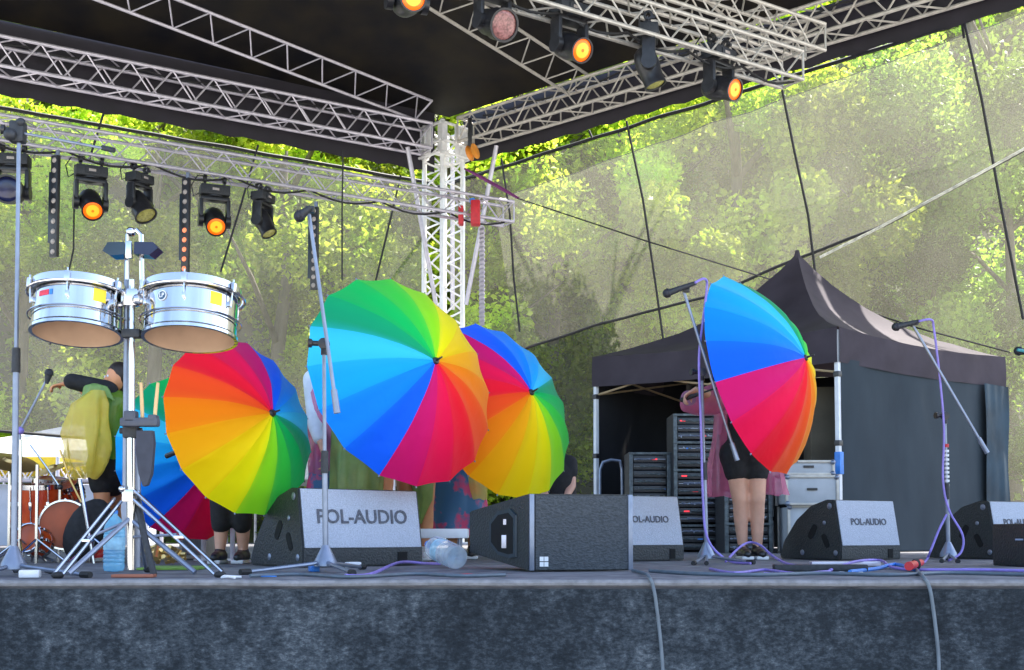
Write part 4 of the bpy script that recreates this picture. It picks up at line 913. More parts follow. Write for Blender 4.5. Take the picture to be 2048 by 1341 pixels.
pt('dark_side_tube', 'steel', [P(250, 990, TY + .03), P(254, 440 + 60, TY + .03)], .0105, 10); pt('dark_lower_tube', 'steel', [P(274, 1135, TY + .04), P(274, 860, TY + .04)], .015, 10)
b = MB(); b.box(P(264, 668, TY), (.075, .05, .035), bev=.008); b.box(P(262, 862, TY), (.06, .045, .06), bev=.01); b.tube(P(240, 862, TY), P(284, 862, TY), .012); b.build('black_collar', M['blackm'], st_)
b = MB(); b.box(P(258, 992, TY), (.045, .04, .05), bev=.006); b.tube(P(244, 985, TY), P(280, 985, TY), .009); b.ball(P(244, 978, TY - .02), .014); b.build('chrome_clamp', M['chrome'], st_)
b = MB(); b.box(P(262, 596, TY), (.07, .05, .07), bev=.012); b.tube(P(238, 610, TY), P(290, 602, TY), .011); b.ball(P(276, 600, TY - .04), .024); b.box(P(286, 588, TY - .02), (.03, .02, .05), (0, .4, 0), .006); b.build('tilter', M['chrome'], st_)
for dx, px1, dep, m_ in ((0, 118, TY - .20, 'chrome'), (1, 442, TY - .12, 'chrome'), (2, 300, TY + .50, 'steel')):
    top = P(262 if px1 != 300 else 270, 985 if px1 != 118 else 1000, TY); ft = FL(px1, dep, .012); hip_ = P(262, 1060, TY)
    if px1 == 118: top = P(236, 1000, TY + .02)
    side = (ft - top).cross(Vector((0, 1, 0))).normalized() * .014
    b = MB()
    for q in (-1, 1): b.path([top + side * q, ft + side * q], .0075, 8)
    b.box(top.lerp(ft, .55), (.04, .02, .012), bev=.003); lg = b.build('leg', M[m_], st_)
    b = MB(); b.ball(ft, .018, (1.4, 1, .8)); b.build('rubber_foot', M['rubber'], lg)
    b = MB(); b.path([P(262, 1075 if px1 != 118 else 1040, TY), top.lerp(ft, .52)], .006, 8); b.build('brace_strut', M['steel'], st_)
pt('cross_brace', 'steel', [P(262, 1040, TY), FL(392, TY - .1, .02)], .011, 8); pt('cross_brace', 'steel', [P(262, 1035, TY), FL(140, TY - .24, .02)], .010, 8)
pt('black_leg', 'blackm', [P(274, 1000, TY + .03), P(286, 1060, TY - .03), FL(310, TY - .1, .01)], .013, 8)
# bell and pads on top of the stand
be = thing('cowbell', 'flat black bell block mounted on top of the drum stand', 'cowbell', P(262, 505, TY))
b = MB(); b.prism([(-.105, .0), (-.085, .034), (-.02, .036), (-.008, .018), (-.008, -.014), (-.075, -.02)], lambda a, z, d: P(262, 505, TY) + Vector((a, d, z)), -.03, .05); b.build('left_bell', mat('gloss_dark_blue_enamel', (.02, .035, .05), .2, .2, .3, 8), be)
b = MB(); b.prism([(.105, .012), (.085, .034), (.01, .036), (.008, -.012), (.07, -.018)], lambda a, z, d: P(268, 505, TY) + Vector((a, d, z)), -.03, .05); b.build('right_bell', mat('gloss_blue_black_enamel', (.012, .015, .04), .2, .2, .3, 8), be)
b = MB(); b.path([P(254, 560, TY), P(255, 470, TY), P(262, 458, TY), P(272, 462, TY)], .008, 8); b.path([P(284, 575, TY), P(282, 470, TY), P(272, 460, TY)], .010, 8); b.ball(P(262, 464, TY), .02); b.box(P(258, 500, TY - .035), (.025, .02, .07), bev=.005); b.build('mounting_arm', M['chrome'], be)
# stick holder with bag
hb = thing('stick_holder', 'grey stick clamp with a hanging dark pouch on the drum stand', 'stick holder', P(285, 850, TY - .04))
b = MB(); b.box(P(280, 845, TY - .05), (.15, .05, .035), bev=.01); b.box(P(262, 835, TY - .05), (.05, .05, .05), bev=.01); b.box(P(307, 838, TY - .05), (.035, .05, .03), bev=.008); b.build('clamp_block', mat('grey_rubber', (.06, .065, .085), .55, 0, .15, 20), hb)
b = MB(); b.prism([(-.01, 0), (.052, 0), (.058, -.05), (.05, -.17), (.034, -.215), (.018, -.22), (.0, -.17), (-.012, -.08)], lambda a, z, d: P(280, 862, TY - .05) + Vector((a, d, z)), -.012, .02); b.build('pouch', mat('dark_grey_cloth_pouch', (.035, .038, .055), .7, 0, .2, 20, .2), hb)
for x0, x1, lab in ((285, 282, 'pale wooden drumstick upright in the clamp, nearer the stand pole'), (309, 316, 'pale wooden drumstick upright in the clamp, nearer the umbrella')):
    b = MB(); b.path([P(x0, 842, TY - .05), P((x0 + x1) / 2, 800, TY - .05), P(x1, 766, TY - .05)], [.0075, .0075, .0065], 8); tag(b.build('drumstick', M['wood']), lab, 'drumstick', 'drumsticks in the stick clamp')

# ================================================================== MICROPHONE STANDS
def micstand(label, bx, Y, clutch, boom, micp, tip, legs, tapes=False, dark='steel', cone=True, lab2=''):
    f = FL(bx, Y); t = thing('microphone_stand', label, 'microphone stand', f, 0, 'tall boom microphone stands along the stage')
    b = MB(); b.lathe([(.052, .028), (.050, .05), (.020, .11), (.016, .12)], f, n=20); b.lathe([(0, .026), (.052, .028)], f, n=20); b.build('base_cone', M['steel'], t)
    for (lx, ly) in legs:
        e = floorpt(lx, ly, .012); e.x = e.x; d = e - f; d.z = 0
        if d.length > .42: d = d.normalized() * .42
        e = f + d; e.z = .012
        b = MB(); b.path([f + Vector((0, 0, .05)), f + d * .2 + Vector((0, 0, .038)), e], .009, 8); lg = b.build('leg', M[dark], t)
        b = MB(); b.tube(e - d.normalized() * .02, e + d.normalized() * .03, .013); b.build('rubber_foot', M['rubber'], lg)
    c = P(*clutch, Y); mid = f.lerp(c, .48)
    b = MB(); b.tube(f + Vector((0, 0, .1)), mid, .0125, n=12); b.tube(mid, c, .0085, n=10); b.build('pole', M[dark], t)
    b = MB(); b.tube(mid - Vector((0, 0, .05)), mid + Vector((0, 0, .05)), .018, .016, 12); b.build('height_clutch', M['blackm'], t)
    b = MB(); b.lathe([(0, -.022), (.024, -.02), (.026, 0), (.024, .02), (0, .022)], c, (0, 1, 0), 16); b.lathe([(0, .022), (.012, .024), (.012, .05), (.02, .055), (.02, .07), (0, .07)], c, (-1, -.3, 0), 12); b.tube(c - Vector((0, 0, .05)), c, .014); b.build('boom_joint', M['black'], t)
    if boom:
        e0, e1 = P(*boom[0], Y - .05), P(*boom[1], Y - .05)
        b = MB(); b.tube(e0, e1, .0085, n=10); b.build('boom_arm', M[dark], t)
        d = (e1 - e0).normalized(); b = MB(); b.tube(e1 - d * .005, e1 + d * .10, .014, .015, 12); b.build('counterweight', M['steel'], t)
        d2 = (P(*micp, Y - .1) - P(*tip, Y - .1)).normalized(); b = MB(); b.box(P(*tip, Y - .06), (.04, .03, .03), bev=.006); b.build('clip', M['black'], t)
    if tapes:
        for k in range(9):
            z = P(bx, 905 + 8.5 * k, Y).z; b = MB(); b.tube((f.x, Y, z), (f.x, Y, z + .014), .0140, n=12); b.build('white_tape', M['white'], t)
        z = P(bx, 895, Y).z; b = MB(); b.tube((f.x, Y, z), (f.x, Y, z + .02), .0140, n=12); b.build('red_tape', M['red'], t)
    return t
def mic(label, a, c, Y, YB=None):
    p0, p1 = P(*a, Y), P(*c, YB or Y); d = (p0 - p1).normalized(); t = thing('microphone', label, 'microphone', p1, 0, 'black microphones on the boom stands')
    L_ = (p0 - p1).length; b = MB(); b.lathe([(0, 0), (.011, 0), (.012, .01), (.019, L_ - .05), (.021, L_ - .04)], p1, d, 16); b.build('handle', M['blackm'], t)
    b = MB(); b.ball(p0 - d * .025, .026, sub=3); b.lathe([(.027, -.004), (.028, 0), (.027, .004)], p0 - d * .032, d, 18); b.build('grille', M['grille'], t)
M['grille'] = mat('mesh_microphone_grille', (.04, .04, .05), .35, .6, .6, 300, .6)
micstand('tall dark pole stand at the far left edge of the stage', 30, 4.85, (38, 262), None, None, None, [(-40, 1150), (170, 1150), (60, 1105)])
b = MB(); c = P(36, 265, 4.85); b.box(c, (.06, .05, .09), bev=.01); b.ball(c + Vector((-.02, -.03, -.02)), .026); b.ball(c + Vector((.02, -.02, .035)), .018); ROOTS = bpy.data.objects['microphone_stand']; b.build('top_clutch', M['blackm'], ROOTS)
b = MB(); b.path([c + Vector((-.09, 0, .02)), c + Vector((.0, 0, .0)), P(212, 298, 4.75)], .0055, 8); b.build('boom_arm', M['steel'], ROOTS)
b = MB(); b.tube(P(205, 296, 4.76), P(228, 301, 4.74), .011, n=10); b.build('arm_end_knob', M['blackm'], ROOTS)
micstand('boom stand before the big central umbrella and left monitor', 652, 5.3, (648, 688), ((618, 428), (668, 782)), (600, 437), (620, 420), [(470, 1145), (745, 1150), (820, 1128)])
mic('black microphone above the big central umbrella', (590, 440), (622, 415), 5.2)
micstand('boom stand in front of the right umbrella', 1412, 6.9, (1404, 745), ((1368, 585), (1464, 888)), (1330, 585), (1372, 580), [(1290, 1140), (1500, 1125), (1412, 1150)])
mic('black microphone tilted left above the right umbrella', (1326, 590), (1392, 566), 6.8)
micstand('boom stand with white tape rings before the slate tent wall', 1895, 7.4, (1890, 832), ((1826, 652), (1958, 878)), (1790, 655), (1830, 646), [(1800, 1140), (2010, 1138), (1895, 1118)], tapes=True)
mic('black microphone tilted left before the right side of the tent', (1784, 656), (1838, 643), 7.3)
mic('black microphone poking in from the right edge of the picture', (2028, 701), (2075, 708), 6.8)
t = thing('microphone_stand', 'teal boom arm reaching in from the right edge', 'microphone stand', FL(2130, 6.8)); b = MB(); b.tube(FL(2130, 6.8), P(2130, 720, 6.8), .011); b.build('pole', M['steel'], t); b = MB(); b.tube(P(2130, 720, 6.8), P(2035, 700, 6.75), .009); b.build('boom_arm', mat('teal_paint', (.05, .25, .28), .4), t); b = MB(); b.lathe([(.14, 0), (.14, .02), (0, .03)], FL(2130, 6.8, .001), n=24); b.build('base', M['steel'], t)
def cable(label, pts, r=.007, m='purple', name='cable'):
    Q = [Vector(p) for p in pts]; out = []
    for k in range(len(Q) - 1):
        p0, p1, p2, p3 = Q[max(k - 1, 0)], Q[k], Q[k + 1], Q[min(k + 2, len(Q) - 1)]
        for q in range(8):
            u = q / 8; out.append(.5 * ((2 * p1) + (p2 - p0) * u + (2 * p0 - 5 * p1 + 4 * p2 - p3) * u * u + (3 * p1 - p0 - 3 * p2 + p3) * u ** 3))
    out.append(Q[-1]); b = MB(); b.path(out, r, 8); return tag(b.build(name, M[m]), label, 'cable')
def fc(x, y): return floorpt(x, y, .008)
cable('purple cable winding down the boom stand before the right umbrella', [P(1390, 566, 6.78), P(1408, 558, 6.8), P(1414, 572, 6.86), P(1406, 640, 6.88), P(1398, 720, 6.87), P(1402, 850, 6.87), P(1406, 1000, 6.87), P(1416, 1080, 6.84), FL(1455, 6.8, .02), FL(1500, 6.6, .008)])
cable('purple cable winding down the taped boom stand', [P(1838, 643, 7.28), P(1862, 640, 7.3), P(1868, 660, 7.33), P(1880, 760, 7.36), P(1888, 860, 7.37), P(1886, 960, 7.37), P(1898, 1020, 7.36), P(1925, 1070, 7.3), P(1922, 1105, 7.25), FL(1895, 7.2, .01)])
cable('purple cable looped to the left foot of the taped boom stand', [P(1893, 1030, 7.36), P(1878, 1060, 7.3), P(1862, 1100, 7.25), FL(1850, 7.2, .01), FL(1835, 6.2, .008)])
cable('loose purple cable arching by the bare feet of the pink poncho wearer', [FL(1450, 6.9, .01), P(1478, 1096, 7.1), P(1500, 1085, 7.2), P(1522, 1092, 7.1), P(1545, 1112, 6.9), FL(1580, 6.3, .008), FL(1640, 6.0, .008)])
cable('purple cable lying across the floor beside the fallen bottle', [fc(690, 1152), fc(740, 1149), FL(800, 5.9, .03), FL(850, 6.1, .02), FL(880, 6.4, .01)])
cable('purple cable crossing the floor between the two right monitors', [fc(1660, 1141), FL(1710, 6.1, .03), FL(1760, 6.3, .03), fc(1800, 1138), fc(1960, 1140), fc(2060, 1142)])
cable('blue cable lying near the red plug', [fc(1700, 1144), fc(1750, 1138), FL(1790, 5.9, .02), fc(1830, 1140)], .009, 'blue')
cable('purple cable coiling near the foot of the right umbrella stand', [fc(1420, 1138), fc(1470, 1146), fc(1530, 1140), fc(1590, 1147), fc(1660, 1143)], .006)
cable('grey cable running along the stage rim at the right', [fc(1300, 1142), fc(1400, 1148), fc(1520, 1150), fc(1640, 1147), fc(1780, 1150), fc(1900, 1146), fc(2060, 1150)], .008, 'greycable')
cable('grey cable running along the stage rim in the middle', [fc(500, 1152), fc(600, 1149), fc(700, 1154), fc(830, 1148), fc(920, 1152), fc(1010, 1150)], .007, 'greycable')
yy = ED - .03
cable('grey cable hanging over the stage rim near the middle', [fc(1265, 1141), fc(1285, 1146), Vector((FL(1298, ED).x, ED + .03, .012)), Vector((FL(1306, yy).x, yy, -.03)), P(1314, 1220, yy), P(1322, 1290, yy), P(1326, 1345, yy), P(1330, 1420, yy - .01)], .0068, 'greycable', 'hanging_cable')
cable('grey cable hanging over the stage rim near the right edge', [fc(1832, 1138), fc(1838, 1146), Vector((FL(1848, ED).x, ED + .03, .012)), Vector((FL(1856, yy).x, yy, -.03)), P(1868, 1230, yy), P(1876, 1300, yy), P(1878, 1345, yy), P(1882, 1420, yy - .01)], .0068, 'greycable', 'hanging_cable')
t = thing('red_plug', 'red cable connector lying on the stage rim at the right', 'plug', fc(1830, 1140)); b = MB(); b.tube(fc(1818, 1142) + Vector((0, 0, .02)), fc(1842, 1136) + Vector((0, 0, .025)), .020, .016, 12); b.build('body', M['red'], t); b = MB(); b.lathe([(.024, -.01), (.024, .01), (.018, .01), (.018, -.01), (.024, -.01)], fc(1832, 1139) + Vector((0, 0, .022)), (1, .3, 0), 12); b.build('collar', M['rubber'], t)

# ================================================================== MONITORS
gr = mat('grey_foam_grille', (.42, .45, .52), .9, 0, .15, 160, .35, detail=2)
txm = mat('embossed_letter_shadow', (.095, .10, .12), .8, 0, .3, 60)
side_m = mat('textured_black_cabinet_paint', (.018, .022, .024), .5, 0, .35, 90, .5)
def wedge(label, tl, bl, W, Y, ang, hgt):
    o = FL(bl, Y); t = thing('stage_monitor', label, 'stage monitor', o, 0, 'wedge shaped stage monitors with lettered grilles')
    u = Vector((math.cos(ang), math.sin(ang), 0)); v = Vector((-math.sin(ang), math.cos(ang), 0)); k = hgt / .40
    F = lambda a, z, d: o + u * d + v * (a * k) + Vector((0, 0, z * k))
    poly = [(.0, .004), (.0, .095), (.055, .40), (.13, .405), (.28, .365), (.42, .27), (.54, .13), (.585, .03), (.575, .004)]
    b = MB(); b.prism(poly, F, 0, W)
    bmesh.ops.bevel(b.b, geom=[e for e in b.b.edges], offset=.006, segments=2, affect='EDGES'); b.build('cabinet', side_m, t)
    b = MB(); b.prism([(-.006, .098), (.049, .398), (.060, .398), (.005, .098)], F, .012, W - .012); bmesh.ops.bevel(b.b, geom=list(b.b.edges), offset=.003, segments=1, affect='EDGES'); gq = b.build('grille', gr, t)
    nrm = (F(-.006, .098, 0) - F(.049, .398, 0)).cross(u).normalized()
    if nrm.y > 0: nrm = -nrm
    text('POL-AUDIO', W * (.142 if W > .6 else .112), F(.021, .255, W * .50) + nrm * .0015, nrm, txm, 'lettering', t, .0012, up=(F(.049, .398, 0) - F(-.006, .098, 0)).normalized())
    for (a, z, r_) in ((.10, .36, .020), (.05, .05, .018), (.36, .05, .018), (.15, .25, .014)):
        b = MB(); b.lathe([(0, .006), (r_ * .5, .006), (r_, .002), (r_, -.002)], F(a, z, 0), -u, 16); b.build('rubber_foot' if r_ > .015 else 'screw_cap', M['steel'], t)
    for (a, z, w_, h_, rr) in ((.26, .19, .05, .11, .6), (.14, .13, .045, .10, -.5)):
        b = MB(); pts_ = []
        for q in range(16):
            an = 2 * math.pi * q / 16; x_ = math.copysign(abs(math.cos(an)) ** .6, math.cos(an)) * w_ / 2; y_ = math.copysign(abs(math.sin(an)) ** .6, math.sin(an)) * h_ / 2
            pts_.append((a + x_ * math.cos(rr) - y_ * math.sin(rr), z + x_ * math.sin(rr) + y_ * math.cos(rr)))
        b.prism(pts_, F, -.003, .002); b.build('recessed_handle', mat('deep_black', (.003, .003, .003), .9), t)
    b = MB(); b.prism([(-.004, .015), (-.004, .075), (-.001, .075), (-.001, .015)], F, W * .78, W * .86); b.build('socket_plate', mat('deep_black', (.003, .003, .003), .9), t)
    return t
wedge('largest lettered monitor in front of the central umbrella', 590, 606, .72, 6.0, R(38), .40)
wedge('lettered monitor half hidden behind the black speaker box', 1225, 1232, .52, 7.3, R(30), .405)
wedge('lettered monitor standing before the slate tent wall', 1650, 1681, .535, 7.6, R(30), .385)
wedge('lettered monitor at the right edge behind the taped boom stand', 1968, 1990, .53, 7.9, R(30), .385)
t = thing('speaker_box', 'black speaker box with square white badge on its front', 'speaker', FL(1058, 5.35))
so_ = FL(1057, 5.35, .004); u = Vector((.88, .47, 0)); u = Vector((math.cos(R(12)), math.sin(R(12)), 0)); v = Vector((-.50, .86, 0)).normalized(); Wd = .475; Hd = .345
def G(a, d, z): return so_ + u * a + v * d + Vector((0, 0, z))
b = MB(); b.mesh([G(0, 0, 0), G(Wd, 0, 0), G(Wd, 0, Hd), G(0, 0, Hd), G(0, .56, .075), G(Wd * .9, .56, .075), G(Wd * .9, .56, .275), G(0, .56, .275)], [(0, 1, 2, 3), (7, 6, 5, 4), (0, 3, 7, 4), (1, 5, 6, 2), (3, 2, 6, 7), (0, 4, 5, 1)]); bmesh.ops.bevel(b.b, geom=list(b.b.edges), offset=.006, segments=2, affect='EDGES'); b.build('cabinet', side_m, t)
b = MB(); b.mesh([G(a, d, z) for a, d, z in ((.028, -.008, .006), (Wd - .016, -.008, .006), (Wd - .016, -.008, Hd - .008), (.028, -.008, Hd - .008), (.028, .002, .006), (Wd - .016, .002, .006), (Wd - .016, .002, Hd - .008), (.028, .002, Hd - .008))], [(0, 1, 2, 3), (7, 6, 5, 4), (0, 3, 7, 4), (1, 5, 6, 2), (3, 2, 6, 7), (0, 4, 5, 1)]); b.build('front_grille', mat('woven_dark_grille', (.030, .036, .042), .7, 0, .0, 70, .8, col2=(.060, .070, .080), detail=5, contrast=(.35, .65), stretch=(1, 1, 1.8)), t)
for a in (.012, Wd - .005): b = MB(); b.box(G(a, -.004, Hd / 2), (.022, .02, Hd - .004), (0, 0, R(12)), .004); b.build('edge_rail', M['steel'], t)
b = MB()
for i in (0, 1):
    for j in (0, 1): b.box(G(.055 + .021 * i, -.0095, .030 + .024 * j), (.018, .003, .020), (0, 0, R(12)))
b.build('square_badge', M['white'], t)
def Gs(d, z, e): return so_ - u * e + v * d + Vector((0, 0, z + .0))
b = MB(); oc = [(.10, .06), (.10, .25), (.15, .28), (.26, .27), (.34, .22), (.34, .12), (.26, .07), (.15, .055)]
b.prism(oc, Gs, .001, .010); b.build('handle_frame', M['steel_d'], t)
b = MB(); b.prism([(.22 + (a - .22) * .84, .165 + (z - .165) * .84) for a, z in oc], Gs, .010, .0115); b.build('handle_recess', mat('deep_black', (.003, .003, .003), .9), t)
b = MB(); b.box(Gs(.18, .22, .014), (.02, .004, .025)); b.build('socket', M['alu'], t); b = MB(); b.box(Gs(.18, .13, .014), (.035, .004, .06), bev=.001); b.build('socket', M['alu'], t)
t = thing('speaker_box', 'black box cut by the right edge below the tent', 'speaker', FL(2060, 6.2)); b = MB(); b.box(FL(2062, 6.3, .112), (.27, .3, .22), (0, 0, R(10)), .01); b.build('cabinet', side_m, t); b = MB(); b.tube(P(2030, 1080, 6.13), P(2046, 1080, 6.12), .006); b.build('handle', M['steel'], t)

# ================================================================== DRUM KIT and left clutter
om = mat('glossy_orange_red_drum_lacquer', (.80, .13, .02), .12, 0, .5, 5, col2=(.42, .03, .01))
def tom(label, xc, yc, Y, r, dep, ax, name='drum'):
    c = P(xc, yc, Y); ax = Vector(ax).normalized(); t = thing(name, label, 'drum', c, 0, 'orange drums at the left')
    b = MB(); b.lathe([(r, -dep / 2), (r, dep / 2)], c, ax, 32); b.build('shell', om, t)
    b = MB(); b.lathe([(r * 1.0, dep / 2), (r * .6, dep / 2 + .002), (0, dep / 2 + .002)], c, ax, 32); b.build('front_head', mat('drumhead', (.40, .07, .015), .4, 0, .3, 5), t)
    for s_ in (-1, 1): b = MB(); b.lathe([(r * 1.03, s_ * dep / 2 - .018), (r * 1.03, s_ * dep / 2 + .012), (r * .96, s_ * dep / 2 + .012), (r * .99, s_ * dep / 2 - .018)], c, ax, 32); b.build('hoop', M['chrome'], t)
    q = ax.to_track_quat('Z', 'Y')
    for k in range(8):
        a = k * math.pi / 4; d = q @ Vector((math.cos(a), math.sin(a), 0)); b = MB(); b.box(c + d * r * 1.04, (.018, .018, .05), M=q.to_matrix().to_4x4(), bev=.004); b.tube(c + d * r * 1.06 - ax * dep * .5, c + d * r * 1.06 + ax * dep * .5, .004, n=6); b.build('tension_rod', M['chrome'], t)
    return t, c
tom('orange red floor drum at the far left on thin legs', 78, 1010, 7.4, .125, .23, (0, -.1, 1))
tom('orange bass drum with chrome hoop beside the dark cushion', 130, 1052, 7.2, .145, .20, (.35, -1, .05))
tom('small orange drum lying low beneath the floor drum', 68, 1082, 7.0, .085, .12, (-.2, -1, .3))
tom('tall dark red drum partly behind the orange floor drum', 98, 1000, 7.75, .105, .26, (.1, -.15, 1))
tom('small shallow orange drum tilted above the bass drum', 140, 985, 7.5, .075, .09, (-.3, -.6, 1))
cy2 = thing('cymbal', 'small brass cymbal above the orange floor drum', 'cymbal', P(105, 935, 7.5)); b = MB(); b.lathe([(0, .025), (.025, .022), (.035, .01), (.11, 0), (.11, -.002), (.03, .006)], P(105, 938, 7.5), (-.3, -.35, 1), 28); b.build('plate', M['gold'], cy2); b = MB(); b.tube(P(107, 942, 7.5), FL(118, 7.6), .008); b.build('stand_rod', M['chrome'], cy2)
for k, pts in enumerate(([P(120, 900, 7.3), P(140, 960, 7.3), P(165, 1010, 7.3)], [P(60, 890, 7.2), P(90, 930, 7.2), P(120, 975, 7.2)])):
    t = thing('boom_rod', ['thin tan boom rod slanting down over the bass drum', 'thin silver boom rod slanting over the floor drum'][k], 'stand', pts[-1]); b = MB(); b.path(pts, .007, 8); b.build('rod', M['gold'] if k == 0 else M['chrome'], t); b = MB(); b.tube(pts[-1], Vector((pts[-1].x, pts[-1].y, 0)), .009); b.build('upright', M['chrome'], t); b = MB(); b.ball(pts[-1], .018); b.build('joint', M['black'], t)
for k, (x0, x1, yt, yb) in enumerate(((75, 75, 930, 1118), (42, 42, 880, 1115), (160, 190, 960, 1118))):
    t = thing('hardware_stand', ['thin chrome stand rod in front of the floor drum', 'thin chrome stand rod at the far left behind the pole', 'slanted chrome rod right of the orange bass drum'][k], 'stand', FL(x1, 6.9)); b = MB(); b.tube(P(x0, yt, 6.9), FL(x1, 6.9), .010); b.build('rod', M['chrome'], t)
    b = MB()
    for a in range(3): b.tube(FL(x1, 6.9, .14), FL(x1, 6.9) + Vector((.17 * math.cos(a * 2.1 + k), .17 * math.sin(a * 2.1 + k), .01)), .007)
    b.build('tripod', M['chrome'], t)
cy = thing('cymbal', 'tilted brass cymbal low behind the pole stand', 'cymbal', P(20, 925, 7.3)); b = MB(); b.lathe([(0, .03), (.03, .028), (.045, .012), (.17, 0), (.17, -.002), (.04, .008)], P(20, 925, 7.3), (.3, -.3, 1), 32); b.build('plate', M['gold'], cy); b = MB(); b.tube(P(20, 935, 7.3), FL(20, 7.3), .01); b.build('stand_rod', M['chrome'], cy)
def smallmic(label, top, elbow, foot, Y):
    t = thing('microphone_stand', label, 'microphone stand', FL(foot, Y)); b = MB(); b.tube(P(*elbow, Y), FL(foot, Y), .009); b.build('pole', M['steel'], t); b = MB(); b.tube(P(*top, Y), P(*elbow, Y), .007); b.build('boom_arm', M['steel'], t)
    b = MB()
    for a in range(3): b.tube(FL(foot, Y, .1), FL(foot, Y) + Vector((.2 * math.cos(a * 2.1), .2 * math.sin(a * 2.1), .01)), .008)
    b.build('tripod', M['steel'], t); b = MB(); b.ball(P(*elbow, Y), .025); b.build('boom_joint', M['purple'], t)
smallmic('small drum boom stand left of the yellow poncho', (96, 755), (40, 862), 42, 7.1)
mic('small microphone on the short drum boom left of the yellow poncho', (100, 738), (93, 768), 7.1)
cu_ = thing('cushion', 'round black cushion leaning beside the orange bass drum', 'cushion', P(175, 1058, 7.0)); b = MB(); b.ball(P(175, 1060, 7.0), .20, (.62, .35, .98), 3, Matrix.Rotation(R(28), 4, 'Y')); b.build('pad', M['cloth_bk'], cu_)
def bottle(label, c0, d, r, L_, m_body, cap):
    c0 = Vector(c0); d = Vector(d).normalized(); t = thing('water_bottle', label, 'bottle', c0)
    pr = [(0, .012), (r * .5, .0), (r * .9, .004), (r, .02)]
    for k in range(9): z = .04 + (L_ * .68 - .04) * k / 8; pr += [(r, z - .006), (r * .955, z), (r, z + .006)]
    pr += [(r * .95, L_ * .74), (r * .6, L_ * .86), (r * .28, L_ * .92), (r * .26, L_ * .97)]
    b = MB(); b.lathe(pr, c0, d, 28); b.build('body', m_body, t)
    b = MB(); b.lathe([(r * 1.01, L_ * .36), (r * 1.01, L_ * .56)], c0, d, 28); b.build('label_band', mat('bottle_wrap', (.35, .62, .80), .4, 0, .35, 25, alpha=.7), t)
    b = MB(); b.lathe([(r * .30, L_ * .945), (r * .30, L_), (0, L_)], c0, d, 18); b.build('cap', M[cap], t)
pet = mat('pale_blue_clear_plastic', (.25, .62, .90), .08, 0, .2, 14, .3, .25, .62, spec=.8)
pet2 = mat('clear_plastic', (.70, .80, .95), .08, 0, .2, 22, .8, .2, .40, spec=.8)
bottle('large blue tinted water bottle standing under the drum stand', FL(230, 5.3, .003), (0, 0, 1), .046, .27, pet, 'blue')
p0 = P(915, 1143, 5.75); p0.z = .055
bottle('clear water bottle lying on its side beside the black speaker box', p0, (-.42, .75, .16), .060, .34, pet2, 'blue')
t = thing('guitar_amplifier', 'grey fronted amplifier with silver edges behind the left umbrella', 'amplifier', FL(385, 7.9)); a, c = FL(358, 7.9), P(414, 1015, 7.9); cx = (a.x + c.x) / 2
b = MB(); b.box((cx, 8.05, c.z / 2), (c.x - a.x, .28, c.z - .01), bev=.012); b.build('cabinet', M['alu_d'], t); b = MB(); b.box((cx, 7.905, c.z / 2), (c.x - a.x - .05, .012, c.z - .06), bev=.004); b.build('speaker_cloth', mat('grey_speaker_cloth', (.16, .165, .18), .9, 0, .2, 100, .4), t); b = MB(); b.box((cx, 8.0, c.z + .035), (c.x - a.x - .01, .2, .07), bev=.01); b.build('amplifier_head', M['blackm'], t)
for x, lab in ((408, 'left one of the two silver posts beside the amplifier'), (466, 'right one of the two silver posts beside the amplifier')):
    t = thing('silver_post', lab, 'post', FL(x, 7.6)); b = MB(); b.tube(FL(x, 7.6), P(x, 1018, 7.6), .016); b.build('tube', M['alu'], t); b = MB(); b.lathe([(.06, 0), (.06, .012), (0, .014)], FL(x, 7.6, .001), n=20); b.build('foot_plate', M['alu'], t)
# bench / keyboard case between monitor and speaker
t = thing('low_bench', 'low pale bench between the central monitor and the speaker box', 'bench', FL(872, 6.9)); a, c = P(828, 1078, 6.9), P(918, 1057, 6.9); z = (a.z + c.z) / 2; cx = (a.x + c.x) / 2
b = MB(); b.box((cx, 7.0, z), (c.x - a.x + .1, .26, .055), bev=.008); b.build('top', M['white'], t)
for x in (-1, 1):
    for y in (6.9, 7.1): b = MB(); b.tube((cx + x * .13, y, z), (cx + x * .13, y, 0), .01); b.build('leg', M['steel'], t)
def clutter(name, label, cat, x, y, size, m, rz=0, h=None):
    p = floorpt(x, y, size[2] / 2 + .002); b = MB(); b.box(p, size, (0, 0, rz), min(size) * .2); return tag(b.build(name, M[m] if isinstance(m, str) else m), label, cat)
clutter('power_adapter', 'small pale box lying on the stage rim at the far left', 'adapter', 60, 1148, (.075, .05, .03), 'white', .2)
clutter('paper_scrap', 'crumpled white paper before the central monitor', 'paper', 706, 1130, (.07, .05, .028), 'white', .6)
clutter('blue_plug', 'small blue plug near the foot of the central boom stand', 'plug', 628, 1137, (.04, .06, .03), 'blue', .4)
clutter('blue_tape', 'strip of blue tape on the stage rim left of centre', 'tape', 535, 1153, (.07, .03, .004), 'blue', .1)
clutter('green_mat', 'flat green mat on the floor behind the drum stand', 'mat', 350, 1136, (.28, .4, .01), mat('green_cloth', (.16, .28, .05), .9, 0, .3, 12), .1)
clutter('wooden_block', 'reddish board on the stage floor beside the drum stand', 'board', 268, 1152, (.16, .06, .012), mat('red_brown_board', (.35, .12, .07), .7), .05)
clutter('power_strip', 'black power strip lying at the foot of the right monitors', 'power strip', 1640, 1136, (.42, .06, .03), 'blackm', .02)
clutter('silver_pedal', 'row of small silver pedals before the lettered monitor at right', 'pedal', 1690, 1128, (.36, .06, .025), 'alu', .02)
b = MB(); rnd = random.Random(3)
